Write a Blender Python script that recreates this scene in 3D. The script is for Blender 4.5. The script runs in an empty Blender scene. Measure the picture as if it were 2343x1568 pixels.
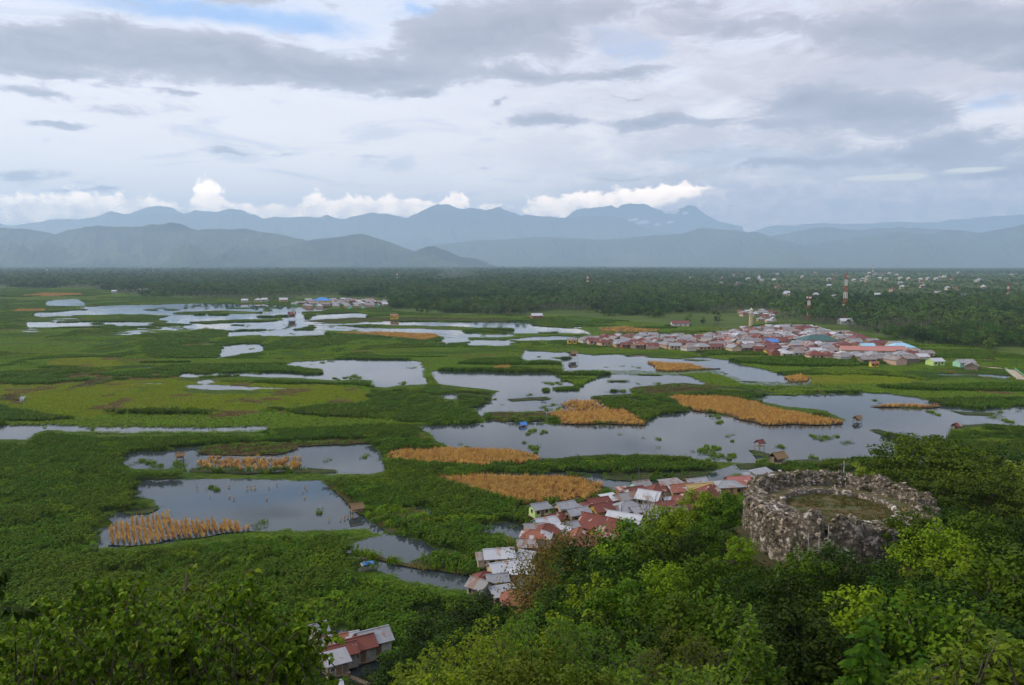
HAZE = 0.00007
import bpy, math, random
import numpy as np
from mathutils import Vector, Matrix
random.seed(11)
RNG = np.random.default_rng(11)
scene = bpy.context.scene
COL = scene.collection
R = math.radians

# ------------------------------------------------------------------ camera
CAM_H, FPX, PITCH = 55.0, 1786.0, R(5.79)
cam_d = bpy.data.cameras.new('camera'); cam_d.sensor_width = 36.0
cam_d.lens = 36.0 * FPX / 2342.0; cam_d.clip_start = 0.5; cam_d.clip_end = 80000
cam = bpy.data.objects.new('camera', cam_d); COL.objects.link(cam)
cam.location = (0, 0, CAM_H); cam.rotation_euler = (R(90) - PITCH, 0, 0)
scene.camera = cam
CP, SP = math.cos(PITCH), math.sin(PITCH)

def at(x, y, z=0.0):
    """point of the level plane at height z seen at photo position x, y"""
    u, v = (x - 1171.0), (784.0 - y)
    dy = CP * FPX + SP * v; dz = -SP * FPX + CP * v
    t = (z - CAM_H) / dz
    return np.array([u * t, dy * t, z + 0 * t]) if np.isscalar(x) else np.stack([u * t, dy * t, z + 0 * t], -1)

def on_plane(x, y, Y):
    """point at forward distance Y (world y) seen at photo position x, y"""
    u, v = (x - 1171.0), (784.0 - y)
    dy = CP * FPX + SP * v; dz = -SP * FPX + CP * v
    t = Y / dy
    return np.array([u * t, Y, CAM_H + dz * t])

def pix(p):
    x, y, z = p[0], p[1], p[2] - CAM_H
    d = y * CP - z * SP; up = y * SP + z * CP
    return 1171 + FPX * x / d, 784 - FPX * up / d

# ------------------------------------------------------------------ noise
def _hash(ix, iy, s):
    n = (ix.astype(np.int64) * 374761393 + iy.astype(np.int64) * 668265263 + s * 1274126177) & 0x7fffffff
    n = ((n ^ (n >> 13)) * 1274126177) & 0x7fffffff
    return ((n ^ (n >> 16)) & 0xffff) / 65535.0

def vnoise(x, y, s=0):
    x = np.asarray(x, float); y = np.asarray(y, float)
    ix = np.floor(x); iy = np.floor(y); fx = x - ix; fy = y - iy
    fx = fx * fx * (3 - 2 * fx); fy = fy * fy * (3 - 2 * fy)
    a = _hash(ix, iy, s); b = _hash(ix + 1, iy, s); c = _hash(ix, iy + 1, s); d = _hash(ix + 1, iy + 1, s)
    return (a * (1 - fx) + b * fx) * (1 - fy) + (c * (1 - fx) + d * fx) * fy

def fbm(x, y, s=0, o=4):
    v = 0; a = 0.5; t = 0
    for i in range(o):
        v = v + a * vnoise(x * 2 ** i, y * 2 ** i, s + i * 17); t += a; a *= 0.5
    return v / t

# ------------------------------------------------------------------ objects
def props(o, label=None, cat=None, group=None, kind=None):
    if label: o['label'] = label
    if cat: o['category'] = cat
    if group: o['group'] = group
    if kind: o['kind'] = kind
    return o

def mesh_np(name, V, F, mats=(), smooth=False, midx=None):
    me = bpy.data.meshes.new(name)
    if isinstance(F, np.ndarray):
        n = len(F); k = F.shape[1]
        me.vertices.add(len(V)); me.vertices.foreach_set('co', np.asarray(V, np.float32).ravel())
        me.loops.add(n * k); me.loops.foreach_set('vertex_index', F.astype(np.int32).ravel())
        me.polygons.add(n)
        me.polygons.foreach_set('loop_start', np.arange(0, n * k, k, dtype=np.int32))
        me.polygons.foreach_set('loop_total', np.full(n, k, np.int32))
        me.update(calc_edges=True)
    else:
        me.from_pydata([tuple(map(float, v)) for v in V], [], F); me.update()
    for m in mats: me.materials.append(m)
    if midx is not None: me.polygons.foreach_set('material_index', np.asarray(midx, np.int32))
    if smooth: me.polygons.foreach_set('use_smooth', np.ones(len(me.polygons), bool))
    return me

def obj(name, me, parent=None, link=True):
    o = bpy.data.objects.new(name, me)
    if link: COL.objects.link(o)
    if parent: o.parent = parent
    return o

def thing(name, loc, rz=0, label=None, cat=None, group=None):
    o = bpy.data.objects.new(name, None); COL.objects.link(o)
    o.empty_display_size = 0.3
    o.location = tuple(map(float, loc)); o.rotation_euler = (0, 0, rz)
    return props(o, label, cat, group)

def dup(root, loc, rz=0, scale=1.0, label=None, group=None):
    r = root.copy(); COL.objects.link(r); r.location = tuple(map(float, loc)); r.rotation_euler = (0, 0, rz)
    r.scale = (scale,) * 3 if np.isscalar(scale) else scale
    if label: r['label'] = label
    if group: r['group'] = group
    for ch in list(root.children):
        c = ch.copy(); COL.objects.link(c); c.parent = r
        for g in list(ch.children):
            e = g.copy(); COL.objects.link(e); e.parent = c
    return r

class MB:
    """collects boxes, tubes and polygons into one mesh"""
    def __init__(s): s.V = []; s.F = []; s.M = []
    def poly(s, pts, m=0):
        n = len(s.V); s.V += [tuple(p) for p in pts]; s.F.append(tuple(range(n, n + len(pts)))); s.M.append(m)
    def box(s, x0, x1, y0, y1, z0, z1, m=0):
        n = len(s.V)
        s.V += [(x0, y0, z0), (x1, y0, z0), (x1, y1, z0), (x0, y1, z0), (x0, y0, z1), (x1, y0, z1), (x1, y1, z1), (x0, y1, z1)]
        for f in ((0, 3, 2, 1), (4, 5, 6, 7), (0, 1, 5, 4), (1, 2, 6, 5), (2, 3, 7, 6), (3, 0, 4, 7)):
            s.F.append(tuple(n + i for i in f)); s.M.append(m)
    def tube(s, pts, rad, k=6, m=0, cap=True):
        pts = [Vector(p) for p in pts]; n0 = len(s.V)
        for i, p in enumerate(pts):
            d = (pts[min(i + 1, len(pts) - 1)] - pts[max(i - 1, 0)]).normalized()
            a = d.orthogonal().normalized() if abs(d.z) > 0.9 else d.cross(Vector((0, 0, 1))).normalized()
            b = d.cross(a); r = rad[i] if hasattr(rad, '__len__') else rad
            for j in range(k):
                t = 2 * math.pi * j / k; s.V.append(tuple(p + a * (r * math.cos(t)) + b * (r * math.sin(t))))
        for i in range(len(pts) - 1):
            for j in range(k):
                q = n0 + i * k; s.F.append((q + j, q + (j + 1) % k, q + k + (j + 1) % k, q + k + j)); s.M.append(m)
        if cap:
            s.F.append(tuple(n0 + j for j in range(k))[::-1]); s.M.append(m)
            q = n0 + (len(pts) - 1) * k; s.F.append(tuple(q + j for j in range(k))); s.M.append(m)
    def slab(s, pts, t, m=0):
        """polygon given thickness t downwards"""
        n = len(pts); q = len(s.V)
        s.V += [tuple(p) for p in pts] + [(p[0], p[1], p[2] - t) for p in pts]
        s.F.append(tuple(range(q, q + n))); s.M.append(m)
        s.F.append(tuple(range(q + 2 * n - 1, q + n - 1, -1))); s.M.append(m)
        for i in range(n):
            j = (i + 1) % n; s.F.append((q + i, q + n + i, q + n + j, q + j)); s.M.append(m)
    def mesh(s, name, mats, smooth=False):
        return mesh_np(name, s.V, s.F, mats if isinstance(mats, (list, tuple)) else [mats], smooth, s.M)
    def build(s, name, mats, parent=None, smooth=False): return obj(name, s.mesh(name, mats, smooth), parent)

# ------------------------------------------------------------------ materials
class NT:
    def __init__(s, tree): s.t = tree; s.n = tree.nodes; s.l = tree.links
    def new(s, ty, **kw):
        n = s.n.new(ty)
        for k, v in kw.items(): setattr(n, k, v)
        return n
    def put(s, sock, v):
        if isinstance(v, bpy.types.NodeSocket): s.l.new(v, sock)
        elif v is not None:
            if hasattr(sock.default_value, '__len__') and not hasattr(v, '__len__'): v = (v,) * len(sock.default_value)
            if hasattr(sock.default_value, '__len__') and len(sock.default_value) == 4 and len(v) == 3: v = tuple(v) + (1,)
            sock.default_value = v
    def math(s, op, a, b=None, c=None, clamp=False):
        n = s.new('ShaderNodeMath', operation=op, use_clamp=clamp)
        for i, v in enumerate((a, b, c)):
            if v is not None: s.put(n.inputs[i], v)
        return n.outputs[0]
    def vmath(s, op, a, b=None):
        n = s.new('ShaderNodeVectorMath', operation=op); s.put(n.inputs[0], a)
        if b is not None: s.put(n.inputs[1], b)
        return n.outputs['Value'] if op in ('DOT_PRODUCT', 'LENGTH') else n.outputs[0]
    def mix(s, f, a, b, bt='MIX'):
        n = s.new('ShaderNodeMix', data_type='RGBA', blend_type=bt)
        s.put(n.inputs[0], f); s.put(n.inputs[6], a); s.put(n.inputs[7], b); return n.outputs[2]
    def noise(s, vec, scale, detail=4, rough=0.55, dist=0.0):
        n = s.new('ShaderNodeTexNoise'); n.inputs['Scale'].default_value = scale; n.inputs['Detail'].default_value = detail
        n.inputs['Roughness'].default_value = rough; n.inputs['Distortion'].default_value = dist
        if vec is not None: s.l.new(vec, n.inputs['Vector'])
        return n.outputs['Fac']
    def step(s, v, a, b, lo=0.0, hi=1.0):
        n = s.new('ShaderNodeMapRange', interpolation_type='SMOOTHSTEP', clamp=True)
        s.put(n.inputs[0], v)
        for i, k in enumerate((a, b, lo, hi)): s.put(n.inputs[i + 1], k)
        return n.outputs[0]
    def scale(s, vec, sc):
        n = s.new('ShaderNodeVectorMath', operation='MULTIPLY'); s.put(n.inputs[0], vec); n.inputs[1].default_value = sc; return n.outputs[0]
    def bump(s, h, strength=0.5, dist=0.1):
        n = s.new('ShaderNodeBump'); n.inputs['Strength'].default_value = strength; n.inputs['Distance'].default_value = dist
        s.l.new(h, n.inputs['Height']); return n.outputs[0]
    def pos(s): return s.new('ShaderNodeNewGeometry').outputs['Position']
    def objc(s): return s.new('ShaderNodeTexCoord').outputs['Object']
    def orand(s): return s.new('ShaderNodeObjectInfo').outputs['Random']
    def island(s): return s.new('ShaderNodeNewGeometry').outputs['Random Per Island']

def new_mat(name):
    m = bpy.data.materials.new(name); m.use_nodes = True; t = NT(m.node_tree)
    b = [n for n in m.node_tree.nodes if n.type == 'BSDF_PRINCIPLED'][0]
    o = [n for n in m.node_tree.nodes if n.type == 'OUTPUT_MATERIAL'][0]
    return m, t, b, o

def mat_plain(name, c1, c2=None, scale=3.0, rough=0.8, spec=0.3, coord='obj', bump=0.0, detail=5, lo=0.35, hi=0.65):
    m, t, b, o = new_mat(name); b.inputs['Roughness'].default_value = rough; b.inputs['Specular IOR Level'].default_value = spec
    v = t.objc() if coord == 'obj' else t.pos()
    f = t.noise(v, scale, detail)
    t.put(b.inputs['Base Color'], t.mix(t.step(f, lo, hi), c1, c2 or tuple(x * 0.7 for x in c1)))
    if bump: t.put(b.inputs['Normal'], t.bump(f, bump, 0.05))
    return m

def mat_leaf(name, c1, c2, c3=None, patch=0.03, trans=0.3, var=0.35, rough=0.55):
    """leaves: varied per leaf, per plant and in wide patches over the land"""
    m, t, b, o = new_mat(name)
    col = t.mix(t.island(), c1, c2)
    if c3 is not None:
        pn = t.noise(t.pos(), patch, 3)
        col = t.mix(t.step(pn, 0.45, 0.65), col, c3)
    r = t.math('MULTIPLY_ADD', t.orand(), var, 1 - var / 2)
    hs = t.new('ShaderNodeHueSaturation'); t.put(hs.inputs['Color'], col); t.put(hs.inputs['Value'], r)
    t.put(hs.inputs['Hue'], t.math('MULTIPLY_ADD', t.orand(), 0.03, 0.485))
    t.put(b.inputs['Base Color'], hs.outputs[0]); b.inputs['Roughness'].default_value = rough
    b.inputs['Specular IOR Level'].default_value = 0.06
    if trans:
        tr = t.new('ShaderNodeBsdfTranslucent'); t.put(tr.inputs[0], t.mix(1.0, hs.outputs[0], (1.1, 1.15, 0.5, 1), 'MULTIPLY'))
        mx = t.new('ShaderNodeMixShader'); mx.inputs[0].default_value = trans
        t.l.new(b.outputs[0], mx.inputs[1]); t.l.new(tr.outputs[0], mx.inputs[2]); t.l.new(mx.outputs[0], o.inputs['Surface'])
    return m

# ------------------------------------------------------------------ stuff made of many plants: points that carry one of several plants
def scatter(name, P, rot, scl, var, protos, label, cat, tall=None):
    me = bpy.data.meshes.new(name); n = len(P)
    me.vertices.add(n); me.vertices.foreach_set('co', np.asarray(P, np.float32).ravel())
    for nm, ty, d in (('turn', 'FLOAT', rot), ('size', 'FLOAT', scl), ('tall', 'FLOAT', scl if tall is None else tall), ('sort', 'INT', var)):
        a = me.attributes.new(nm, ty, 'POINT'); a.data.foreach_set('value', np.asarray(d, np.int32 if ty == 'INT' else np.float32))
    o = obj(name, me); props(o, label, cat, None, 'stuff')
    g = bpy.data.node_groups.new(name, 'GeometryNodeTree')
    g.interface.new_socket('Geometry', in_out='INPUT', socket_type='NodeSocketGeometry')
    g.interface.new_socket('Geometry', in_out='OUTPUT', socket_type='NodeSocketGeometry')
    N = g.nodes.new; L = g.links.new
    gi = N('NodeGroupInput'); go = N('NodeGroupOutput'); jn = N('GeometryNodeJoinGeometry')
    def attr(nm, ty):
        q = N('GeometryNodeInputNamedAttribute'); q.data_type = ty; q.inputs['Name'].default_value = nm
        return [s for s in q.outputs if s.enabled and s.name == 'Attribute'][0]
    cx = N('ShaderNodeCombineXYZ'); L(attr('turn', 'FLOAT'), cx.inputs['Z'])
    sv_ = N('ShaderNodeCombineXYZ'); s0 = attr('size', 'FLOAT'); L(s0, sv_.inputs[0]); L(s0, sv_.inputs[1]); L(attr('tall', 'FLOAT'), sv_.inputs[2]); sz = sv_.outputs[0]; vs = attr('sort', 'INT')
    for k, pr in enumerate(protos):
        for ob in pr:
            cm = N('FunctionNodeCompare'); cm.data_type = 'INT'; cm.operation = 'EQUAL'
            ia = [s for s in cm.inputs if s.enabled and s.type == 'INT']
            L(vs, ia[0]); ia[1].default_value = k
            oi = N('GeometryNodeObjectInfo'); oi.inputs['Object'].default_value = ob; oi.transform_space = 'ORIGINAL'
            ip = N('GeometryNodeInstanceOnPoints')
            L(gi.outputs[0], ip.inputs['Points']); L(cm.outputs[0], ip.inputs['Selection'])
            L(oi.outputs['Geometry'], ip.inputs['Instance']); L(cx.outputs[0], ip.inputs['Rotation']); L(sz, ip.inputs['Scale'])
            L(ip.outputs[0], jn.inputs[0])
    L(jn.outputs[0], go.inputs[0])
    md = o.modifiers.new('plants', 'NODES'); md.node_group = g
    return o
# ------------------------------------------------------------------ render and light
scene.render.engine = 'CYCLES'
scene.view_settings.view_transform = 'Standard'; scene.view_settings.look = 'None'
scene.view_settings.exposure = 0.0; scene.view_settings.gamma = 1.0
cy = scene.cycles
cy.use_denoising = True; cy.use_light_tree = False; cy.use_adaptive_sampling = True; cy.adaptive_threshold = 0.02; cy.max_bounces = 5; cy.diffuse_bounces = 2; cy.glossy_bounces = 2; cy.transmission_bounces = 2
cy.volume_bounces = 1; cy.transparent_max_bounces = 24; cy.caustics_reflective = False; cy.caustics_refractive = False
cy.sample_clamp_indirect = 4.0
SUN_EL, SUN_AZ = R(36), R(-80)      # azimuth measured from +Y towards +X: the sun stands to the left, a little behind
sd = Vector((math.sin(SUN_AZ) * math.cos(SUN_EL), math.cos(SUN_AZ) * math.cos(SUN_EL), math.sin(SUN_EL)))
sl = bpy.data.lights.new('sun', 'SUN'); sl.energy = 3.0; sl.angle = R(5); sl.color = (1.0, 0.86, 0.64)
so = bpy.data.objects.new('sun', sl); COL.objects.link(so); so.rotation_euler = sd.to_track_quat('Z', 'Y').to_euler(); so.location = (-300, -80, 300)

w = bpy.data.worlds.new('World'); scene.world = w; w.use_nodes = True
w.cycles.sampling_method = 'MANUAL'; w.cycles.sample_map_resolution = 512
t = NT(w.node_tree)
bg = [n for n in t.n if n.type == 'BACKGROUND'][0]; bg.inputs['Strength'].default_value = 0.1
sky = t.new('ShaderNodeTexSky', sky_type='NISHITA', sun_disc=False)
sky.sun_elevation = SUN_EL; sky.sun_rotation = SUN_AZ; sky.altitude = 50; sky.dust_density = 2.0
D = t.new('ShaderNodeTexCoord').outputs['Generated']
D = t.vmath('NORMALIZE', D)
sx = t.new('ShaderNodeSeparateXYZ'); t.l.new(D, sx.inputs[0]); dx, dy, dz = sx.outputs
az = t.math('ARCTAN2', dx, dy); el = t.math('ARCSINE', dz)
ae = t.new('ShaderNodeCombineXYZ'); t.l.new(az, ae.inputs[0]); t.l.new(el, ae.inputs[1]); AE = ae.outputs[0]
# flat cloud layer seen in perspective
zz = t.math('ADD', t.math('MAXIMUM', dz, 0.0), 0.10)
pl = t.new('ShaderNodeCombineXYZ'); t.l.new(t.math('DIVIDE', dx, zz), pl.inputs[0]); t.l.new(t.math('DIVIDE', dy, zz), pl.inputs[1]); PL = pl.outputs[0]
n1 = t.noise(PL, 1.1, 8, 0.60, 0.4)
n2 = t.noise(t.scale(AE, (1, 2.8, 1)), 16.0, 9, 0.68, 0.7)
n3 = t.noise(t.scale(AE, (1, 5.0, 1)), 5.0, 6, 0.6, 0.8)
n4 = t.noise(t.scale(AE, (1, 1.2, 1)), 55.0, 6, 0.6, 0.2)     # billows of the cumulus
def ang(x, y):
    d = np.array([(x - 1171.0), CP * FPX + SP * (784 - y), -SP * FPX + CP * (784 - y)])
    return math.atan2(d[0], d[1]), math.asin(d[2] / np.linalg.norm(d))
dn = t.new('ShaderNodeTexNoise'); dn.inputs['Scale'].default_value = 9.0; dn.inputs['Detail'].default_value = 5; dn.inputs['Roughness'].default_value = .6; t.l.new(t.scale(AE, (1, 2.2, 1)), dn.inputs['Vector'])
AEW = t.vmath('ADD', AE, t.scale(t.vmath('SUBTRACT', dn.outputs['Color'], (.5, .5, .5)), (.16, .045, 0)))
def blobs(lst, src=None):
    acc = None
    for (x, y, wx, wy, s) in lst:
        a, e = ang(x, y)
        m = t.new('ShaderNodeMapping', vector_type='TEXTURE'); t.l.new(src or AE, m.inputs[0])
        m.inputs['Location'].default_value = (a, e, 0); m.inputs['Scale'].default_value = (wx * 1.2 / FPX, wy * 1.2 / FPX, 1)
        g = t.new('ShaderNodeTexGradient', gradient_type='QUADRATIC_SPHERE'); t.l.new(m.outputs[0], g.inputs[0])
        acc = t.math('MULTIPLY_ADD', g.outputs['Fac'], s * 1.12, acc if acc is not None else 0.0)
    return acc
DARK = [(-40, 110, 190, 62, 1), (90, 95, 150, 50, 1), (235, 70, 90, 45, .9), (250, 130, 200, 55, 1), (420, 130, 200, 55, 1.1), (560, 130, 180, 62, 1.2), (720, 170, 200, 52, 1.3), (880, 165, 220, 60, 1.2), (1010, 100, 190, 90, 1.1), (1130, 60, 200, 100, 1.1), (1290, 60, 170, 100, .9), (1390, 30, 110, 60, .6),
        (590, 2, 190, 22, .9), (120, 158, 240, 12, .7), (400, 208, 90, 12, .7), (80, 200, 150, 15, .8), (150, 281, 95, 14, .9), (310, 248, 100, 22, .4), (940, 206, 90, 15, 1), (1140, 245, 48, 15, .9),
        (1200, 178, 190, 36, 1), (1440, 165, 210, 26, 1.1), (1250, 283, 160, 22, 1.1), (1500, 278, 220, 24, 1.2), (1830, 225, 200, 50, 1.1), (2000, 255, 240, 52, 1.2), (1740, 280, 120, 20, .7), (2130, 270, 130, 34, .8),
        (1560, 10, 180, 50, .7), (1700, 60, 230, 50, .8), (1950, 70, 260, 50, .9), (2150, 85, 230, 50, 1.1), (2320, 90, 150, 60, 1), (2340, 150, 60, 34, .9), (2200, 10, 220, 40, .7),
        (1800, 385, 200, 16, 1), (1690, 378, 120, 12, .7), (2050, 350, 300, 44, .8), (2230, 320, 220, 50, .8), (2290, 390, 160, 40, .8), (1650, 345, 220, 14, .4),
        (70, 395, 200, 26, .45), (190, 440, 100, 15, .7), (520, 342, 90, 8, .7), (640, 348, 110, 7, .5), (880, 358, 220, 13, .35), (1090, 397, 80, 10, .4), (1430, 405, 180, 9, .5), (1860, 420, 50, 9, .4), (1450, 215, 90, 7, .5)]
BANK = [(1700, 462, 200, 66, 1.2), (1900, 468, 260, 70, 1.1), (2100, 478, 300, 70, 1.1), (2330, 470, 240, 80, 1.1), (1560, 490, 130, 40, .8)]
BLUE = [(1440, 104, 120, 48, 1.3), (2030, 165, 200, 48, 1.2), (450, 25, 640, 50, .8), (970, 25, 110, 40, .6), (2260, 240, 140, 50, .5), (700, 75, 150, 40, .4)]
CUM = [(30, 487, 130, 38, 1.1), (190, 470, 190, 44, 1.1), (350, 478, 120, 30, .8), (474, 452, 46, 58, 1.5), (500, 478, 70, 28, .9), (590, 485, 100, 25, 1.1), (718, 468, 38, 44, 1.3), (690, 487, 120, 22, .9), (800, 478, 80, 44, 1.2), (900, 474, 130, 36, 1.1), (1045, 458, 42, 32, 1.3), (980, 478, 100, 26, .9), (1120, 476, 60, 20, .9), (1250, 480, 90, 44, 1.2), (1390, 462, 170, 40, 1.2), (1540, 448, 150, 36, 1.3), (1610, 452, 60, 30, 1)]
SPARK = [(2078, 405, 40, 9, 1.5), (2085, 432, 44, 8, 1.5), (2240, 388, 120, 14, 1), (2010, 408, 180, 16, .9)]
md_ = blobs(DARK, AEW); mb_ = blobs(BANK); mu_ = blobs(BLUE, AEW); mc_ = blobs(CUM); ms_ = blobs(SPARK)
c = lambda r, g, b: (r * 10, g * 10, b * 10, 1)
# brightness of the thin veil rises to the horizon
veil = t.mix(t.step(el, R(2), R(22)), c(1.60, 1.42, 1.33), c(.90, .97, 1.16))
skyc = t.mix(1.0, sky.outputs[0], (1.0, 1.0, 1.0, 1), 'MULTIPLY')
base = t.mix(0.9, skyc, veil)
blue = t.mix(t.step(t.math('ADD', mu_, t.math('MULTIPLY', n2, 0.35)), 0.3, 0.9), base, c(.36, .62, 1.08))
wisp = t.math('MULTIPLY', t.step(t.math('ADD', t.math('MULTIPLY', n1, .6), t.math('MULTIPLY', n2, .4)), 0.34, 0.56), t.step(dx, -0.14, 0.25, 0.14, 0.92))
col = t.mix(wisp, blue, c(.79, .73, .775))
streak = t.math('MULTIPLY', t.step(n3, 0.52, 0.66), t.step(el, R(1.5), R(6), 0.15, 0.5))
col = t.mix(streak, col, c(.64, .70, .84))
dens = t.math('ADD', md_, t.math('MULTIPLY', t.math('SUBTRACT', t.math('ADD', t.math('MULTIPLY', n1, 0.35), t.math('MULTIPLY', n2, 0.65)), 0.5), 2.3))
away = t.math('MULTIPLY', t.step(t.math('ABSOLUTE', az), R(40), R(60)), t.step(n1, 0.42, 0.6))   # cloud cover outside the picture
dens = t.math('MAXIMUM', dens, t.math('MULTIPLY', away, 0.6))
gcol = t.mix(t.step(dens, 0.4, 1.25), c(.60, .58, .66), c(.39, .395, .47))
gcol = t.mix(t.math('MULTIPLY', t.step(n2, 0.42, 0.62), 0.45), gcol, c(.56, .55, .62))
col = t.mix(t.math('MULTIPLY', t.step(dens, 0.14, 0.62), 0.93), col, gcol)
col = t.mix(t.math('MULTIPLY', t.step(ms_, 0.02, 0.3), t.step(t.math('ADD', ms_, t.math('MULTIPLY', t.math('SUBTRACT', n2, 0.5), 1.4)), 0.35, 0.7)), col, c(1.25, 1.15, 1.0))
# cumulus on the ridge
cb = t.math('ADD', mc_, t.math('MULTIPLY', t.math('SUBTRACT', n4, 0.5), 1.5))
ccol = t.mix(t.step(t.math('ADD', t.math('MULTIPLY', n4, 0.7), t.math('MULTIPLY', el, 6.0)), 0.50, 0.92), c(1.45, 1.16, 1.06), c(3.3, 2.65, 2.05))
col = t.mix(t.math('MULTIPLY', t.step(mc_, 0.01, 0.12), t.step(cb, 0.20, 0.58)), col, ccol)
bb = t.math('ADD', mb_, t.math('MULTIPLY', t.math('SUBTRACT', n4, 0.5), 1.1))
col = t.mix(t.math('MULTIPLY', t.math('MULTIPLY', t.step(mb_, 0.01, 0.12), t.step(bb, 0.2, 0.5)), 0.9), col, t.mix(t.step(n4, 0.35, 0.7), c(.78, .70, .78), c(1.2, 1.02, 1.02)))
gain = t.math('MAXIMUM', t.step(el, R(24), R(48)), t.step(t.math('ABSOLUTE', az), R(44), R(80)))  # added boost: sky overhead and out of view brightened to light land and haze
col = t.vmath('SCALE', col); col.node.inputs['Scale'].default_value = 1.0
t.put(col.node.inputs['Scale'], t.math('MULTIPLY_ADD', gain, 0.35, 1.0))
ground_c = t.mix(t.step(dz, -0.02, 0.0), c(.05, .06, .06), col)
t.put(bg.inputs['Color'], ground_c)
# ------------------------------------------------------------------ hill under the camera and below the fort
HC = np.array([(0,0,53.3),(-10,0,52),(10,0,53),(0,10,49),(0,20,36),(0,30,30.5),(0,40,25),(10,30,30),(10,15,40),(-5,15,39),(-6,30,24),(-5,22,33),(8,45,26),(0,60,18),(-8,70,11),(0,85,9),(5,100,5),(0,118,-.5),(10,125,0),(20,140,0),
 (37.8,88,25),(37.8,75,24.2),(37.8,100,25),(27,88,24),(49,88,24.5),(26,79,22.5),(22,85,20),(14,90,14),(12,102,9),(24,104,17),(30,115,15),(45,120,15),(60,150,3),(62,175,-.5),(60,190,-1),(40,150,1),(30,140,-.5),
 (60,100,22),(80,100,20),(100,100,19),(90,140,9),(100,175,.5),(130,150,6),(150,200,-.5),(100,200,-1),
 (-10,20,34),(-20,20,30),(-20,40,15),(-18,55,9),(-14,70,5),(-30,60,3),(-12,85,2),(-25,85,-.5),(-30,95,-1),(-60,60,-.5),(-80,100,-2),(-12,105,-.5),(-50,90,-1),(-45,70,-.8),
 (20,40,27.5),(20,30,32),(30,60,25),(20,60,23),(40,40,29),(60,60,27),(70,80,22),(20,20,37),(40,20,38),(30,30,33),(20,0,52),(60,20,38),(-40,0,36),(-60,20,14),(-80,0,20),(-90,40,-.5),
 (0,-60,56),(60,-60,56),(-60,-60,45),(90,0,44),(120,60,28),(150,100,16),(180,160,2),(200,0,34),(220,100,10),(230,190,-1),(-140,0,-.5),(-150,-60,4),(60,-120,56),(0,230,-3),(100,260,-3),(200,260,-3),(-100,180,-3),(-140,90,-3),(14,160,-3),(30,175,-3),(45,205,-3),
 (-60,120,-3),(-100,130,-3),(-40,140,-3),(-60,170,-3),(-140,150,-3),(-20,170,-3),(0,195,-3),(-20,140,-3),(-80,80,-3),(-110,80,-3),(-110,50,-3),(-5,140,-2),(50,230,-3),(140,230,-3),(-60,230,-3),(-140,230,-3),(-85,150,-3),(-115,180,-3),(-35,115,-2),(-60,95,-2),(110,195,-2)], float)
def terr(x, y):
    x = np.asarray(x, float); y = np.asarray(y, float)
    num = 0; den = 0
    for hx, hy, hz in HC:
        d2 = (x - hx) ** 2 + (y - hy) ** 2 + 6.0
        wt = d2 ** -2.0; num = num + wt * hz; den = den + wt
    return num / den
gx = np.arange(-150, 241, 3.0); gy = np.arange(-110, 261, 3.0)
X, Y = np.meshgrid(gx, gy); Z = terr(X, Y) + (fbm(X / 9, Y / 9, 3) - .5) * 1.2 * np.clip(terr(X, Y) / 6, 0, 1)
Z = np.maximum(Z, -0.6)
nx, ny = len(gx), len(gy); idx = np.arange(nx * ny).reshape(ny, nx)
F = np.stack([idx[:-1, :-1].ravel(), idx[:-1, 1:].ravel(), idx[1:, 1:].ravel(), idx[1:, :-1].ravel()], -1)
m_soil = mat_plain('hill_soil', (.035, .045, .015), (.06, .045, .022), 0.5, .95, .1, 'pos')
hill = obj('hillside', mesh_np('hillside', np.stack([X.ravel(), Y.ravel(), Z.ravel()], -1), F, [m_soil], True))
props(hill, 'scrub covered hill slope in front, carrying the round stone fort', 'hillside', None, 'structure')

# ------------------------------------------------------------------ plain
m, t, b, o = new_mat('plain_ground')
P = t.pos(); f1 = t.noise(P, 0.02, 6); f2 = t.noise(t.scale(P, (1, .35, 1)), 0.006, 4)
gcol_ = t.mix(t.step(f1, .35, .65), (.04, .07, .009), (.065, .092, .014)); gcol_ = t.mix(t.step(f2, .55, .7), gcol_, (.06, .075, .02))
t.put(b.inputs['Base Color'], gcol_); b.inputs['Roughness'].default_value = .95; b.inputs['Specular IOR Level'].default_value = .1
S = 27000.0
xs = [-S, -6000, -2500, -1000, -400, 0, 400, 1000, 2500, 6000, S]; ys = [-1500, -300, 0, 300, 700, 1200, 2500, 6000, 26800]
V = [(x, y, 0) for y in ys for x in xs]; k = len(xs)
F = [(j * k + i, j * k + i + 1, (j + 1) * k + i + 1, (j + 1) * k + i) for j in range(len(ys) - 1) for i in range(k - 1)]
props(obj('plain', mesh_np('plain', V, F, [m])), 'flat green marsh plain reaching to the foot of the mountains', 'plain', None, 'structure')

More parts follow.
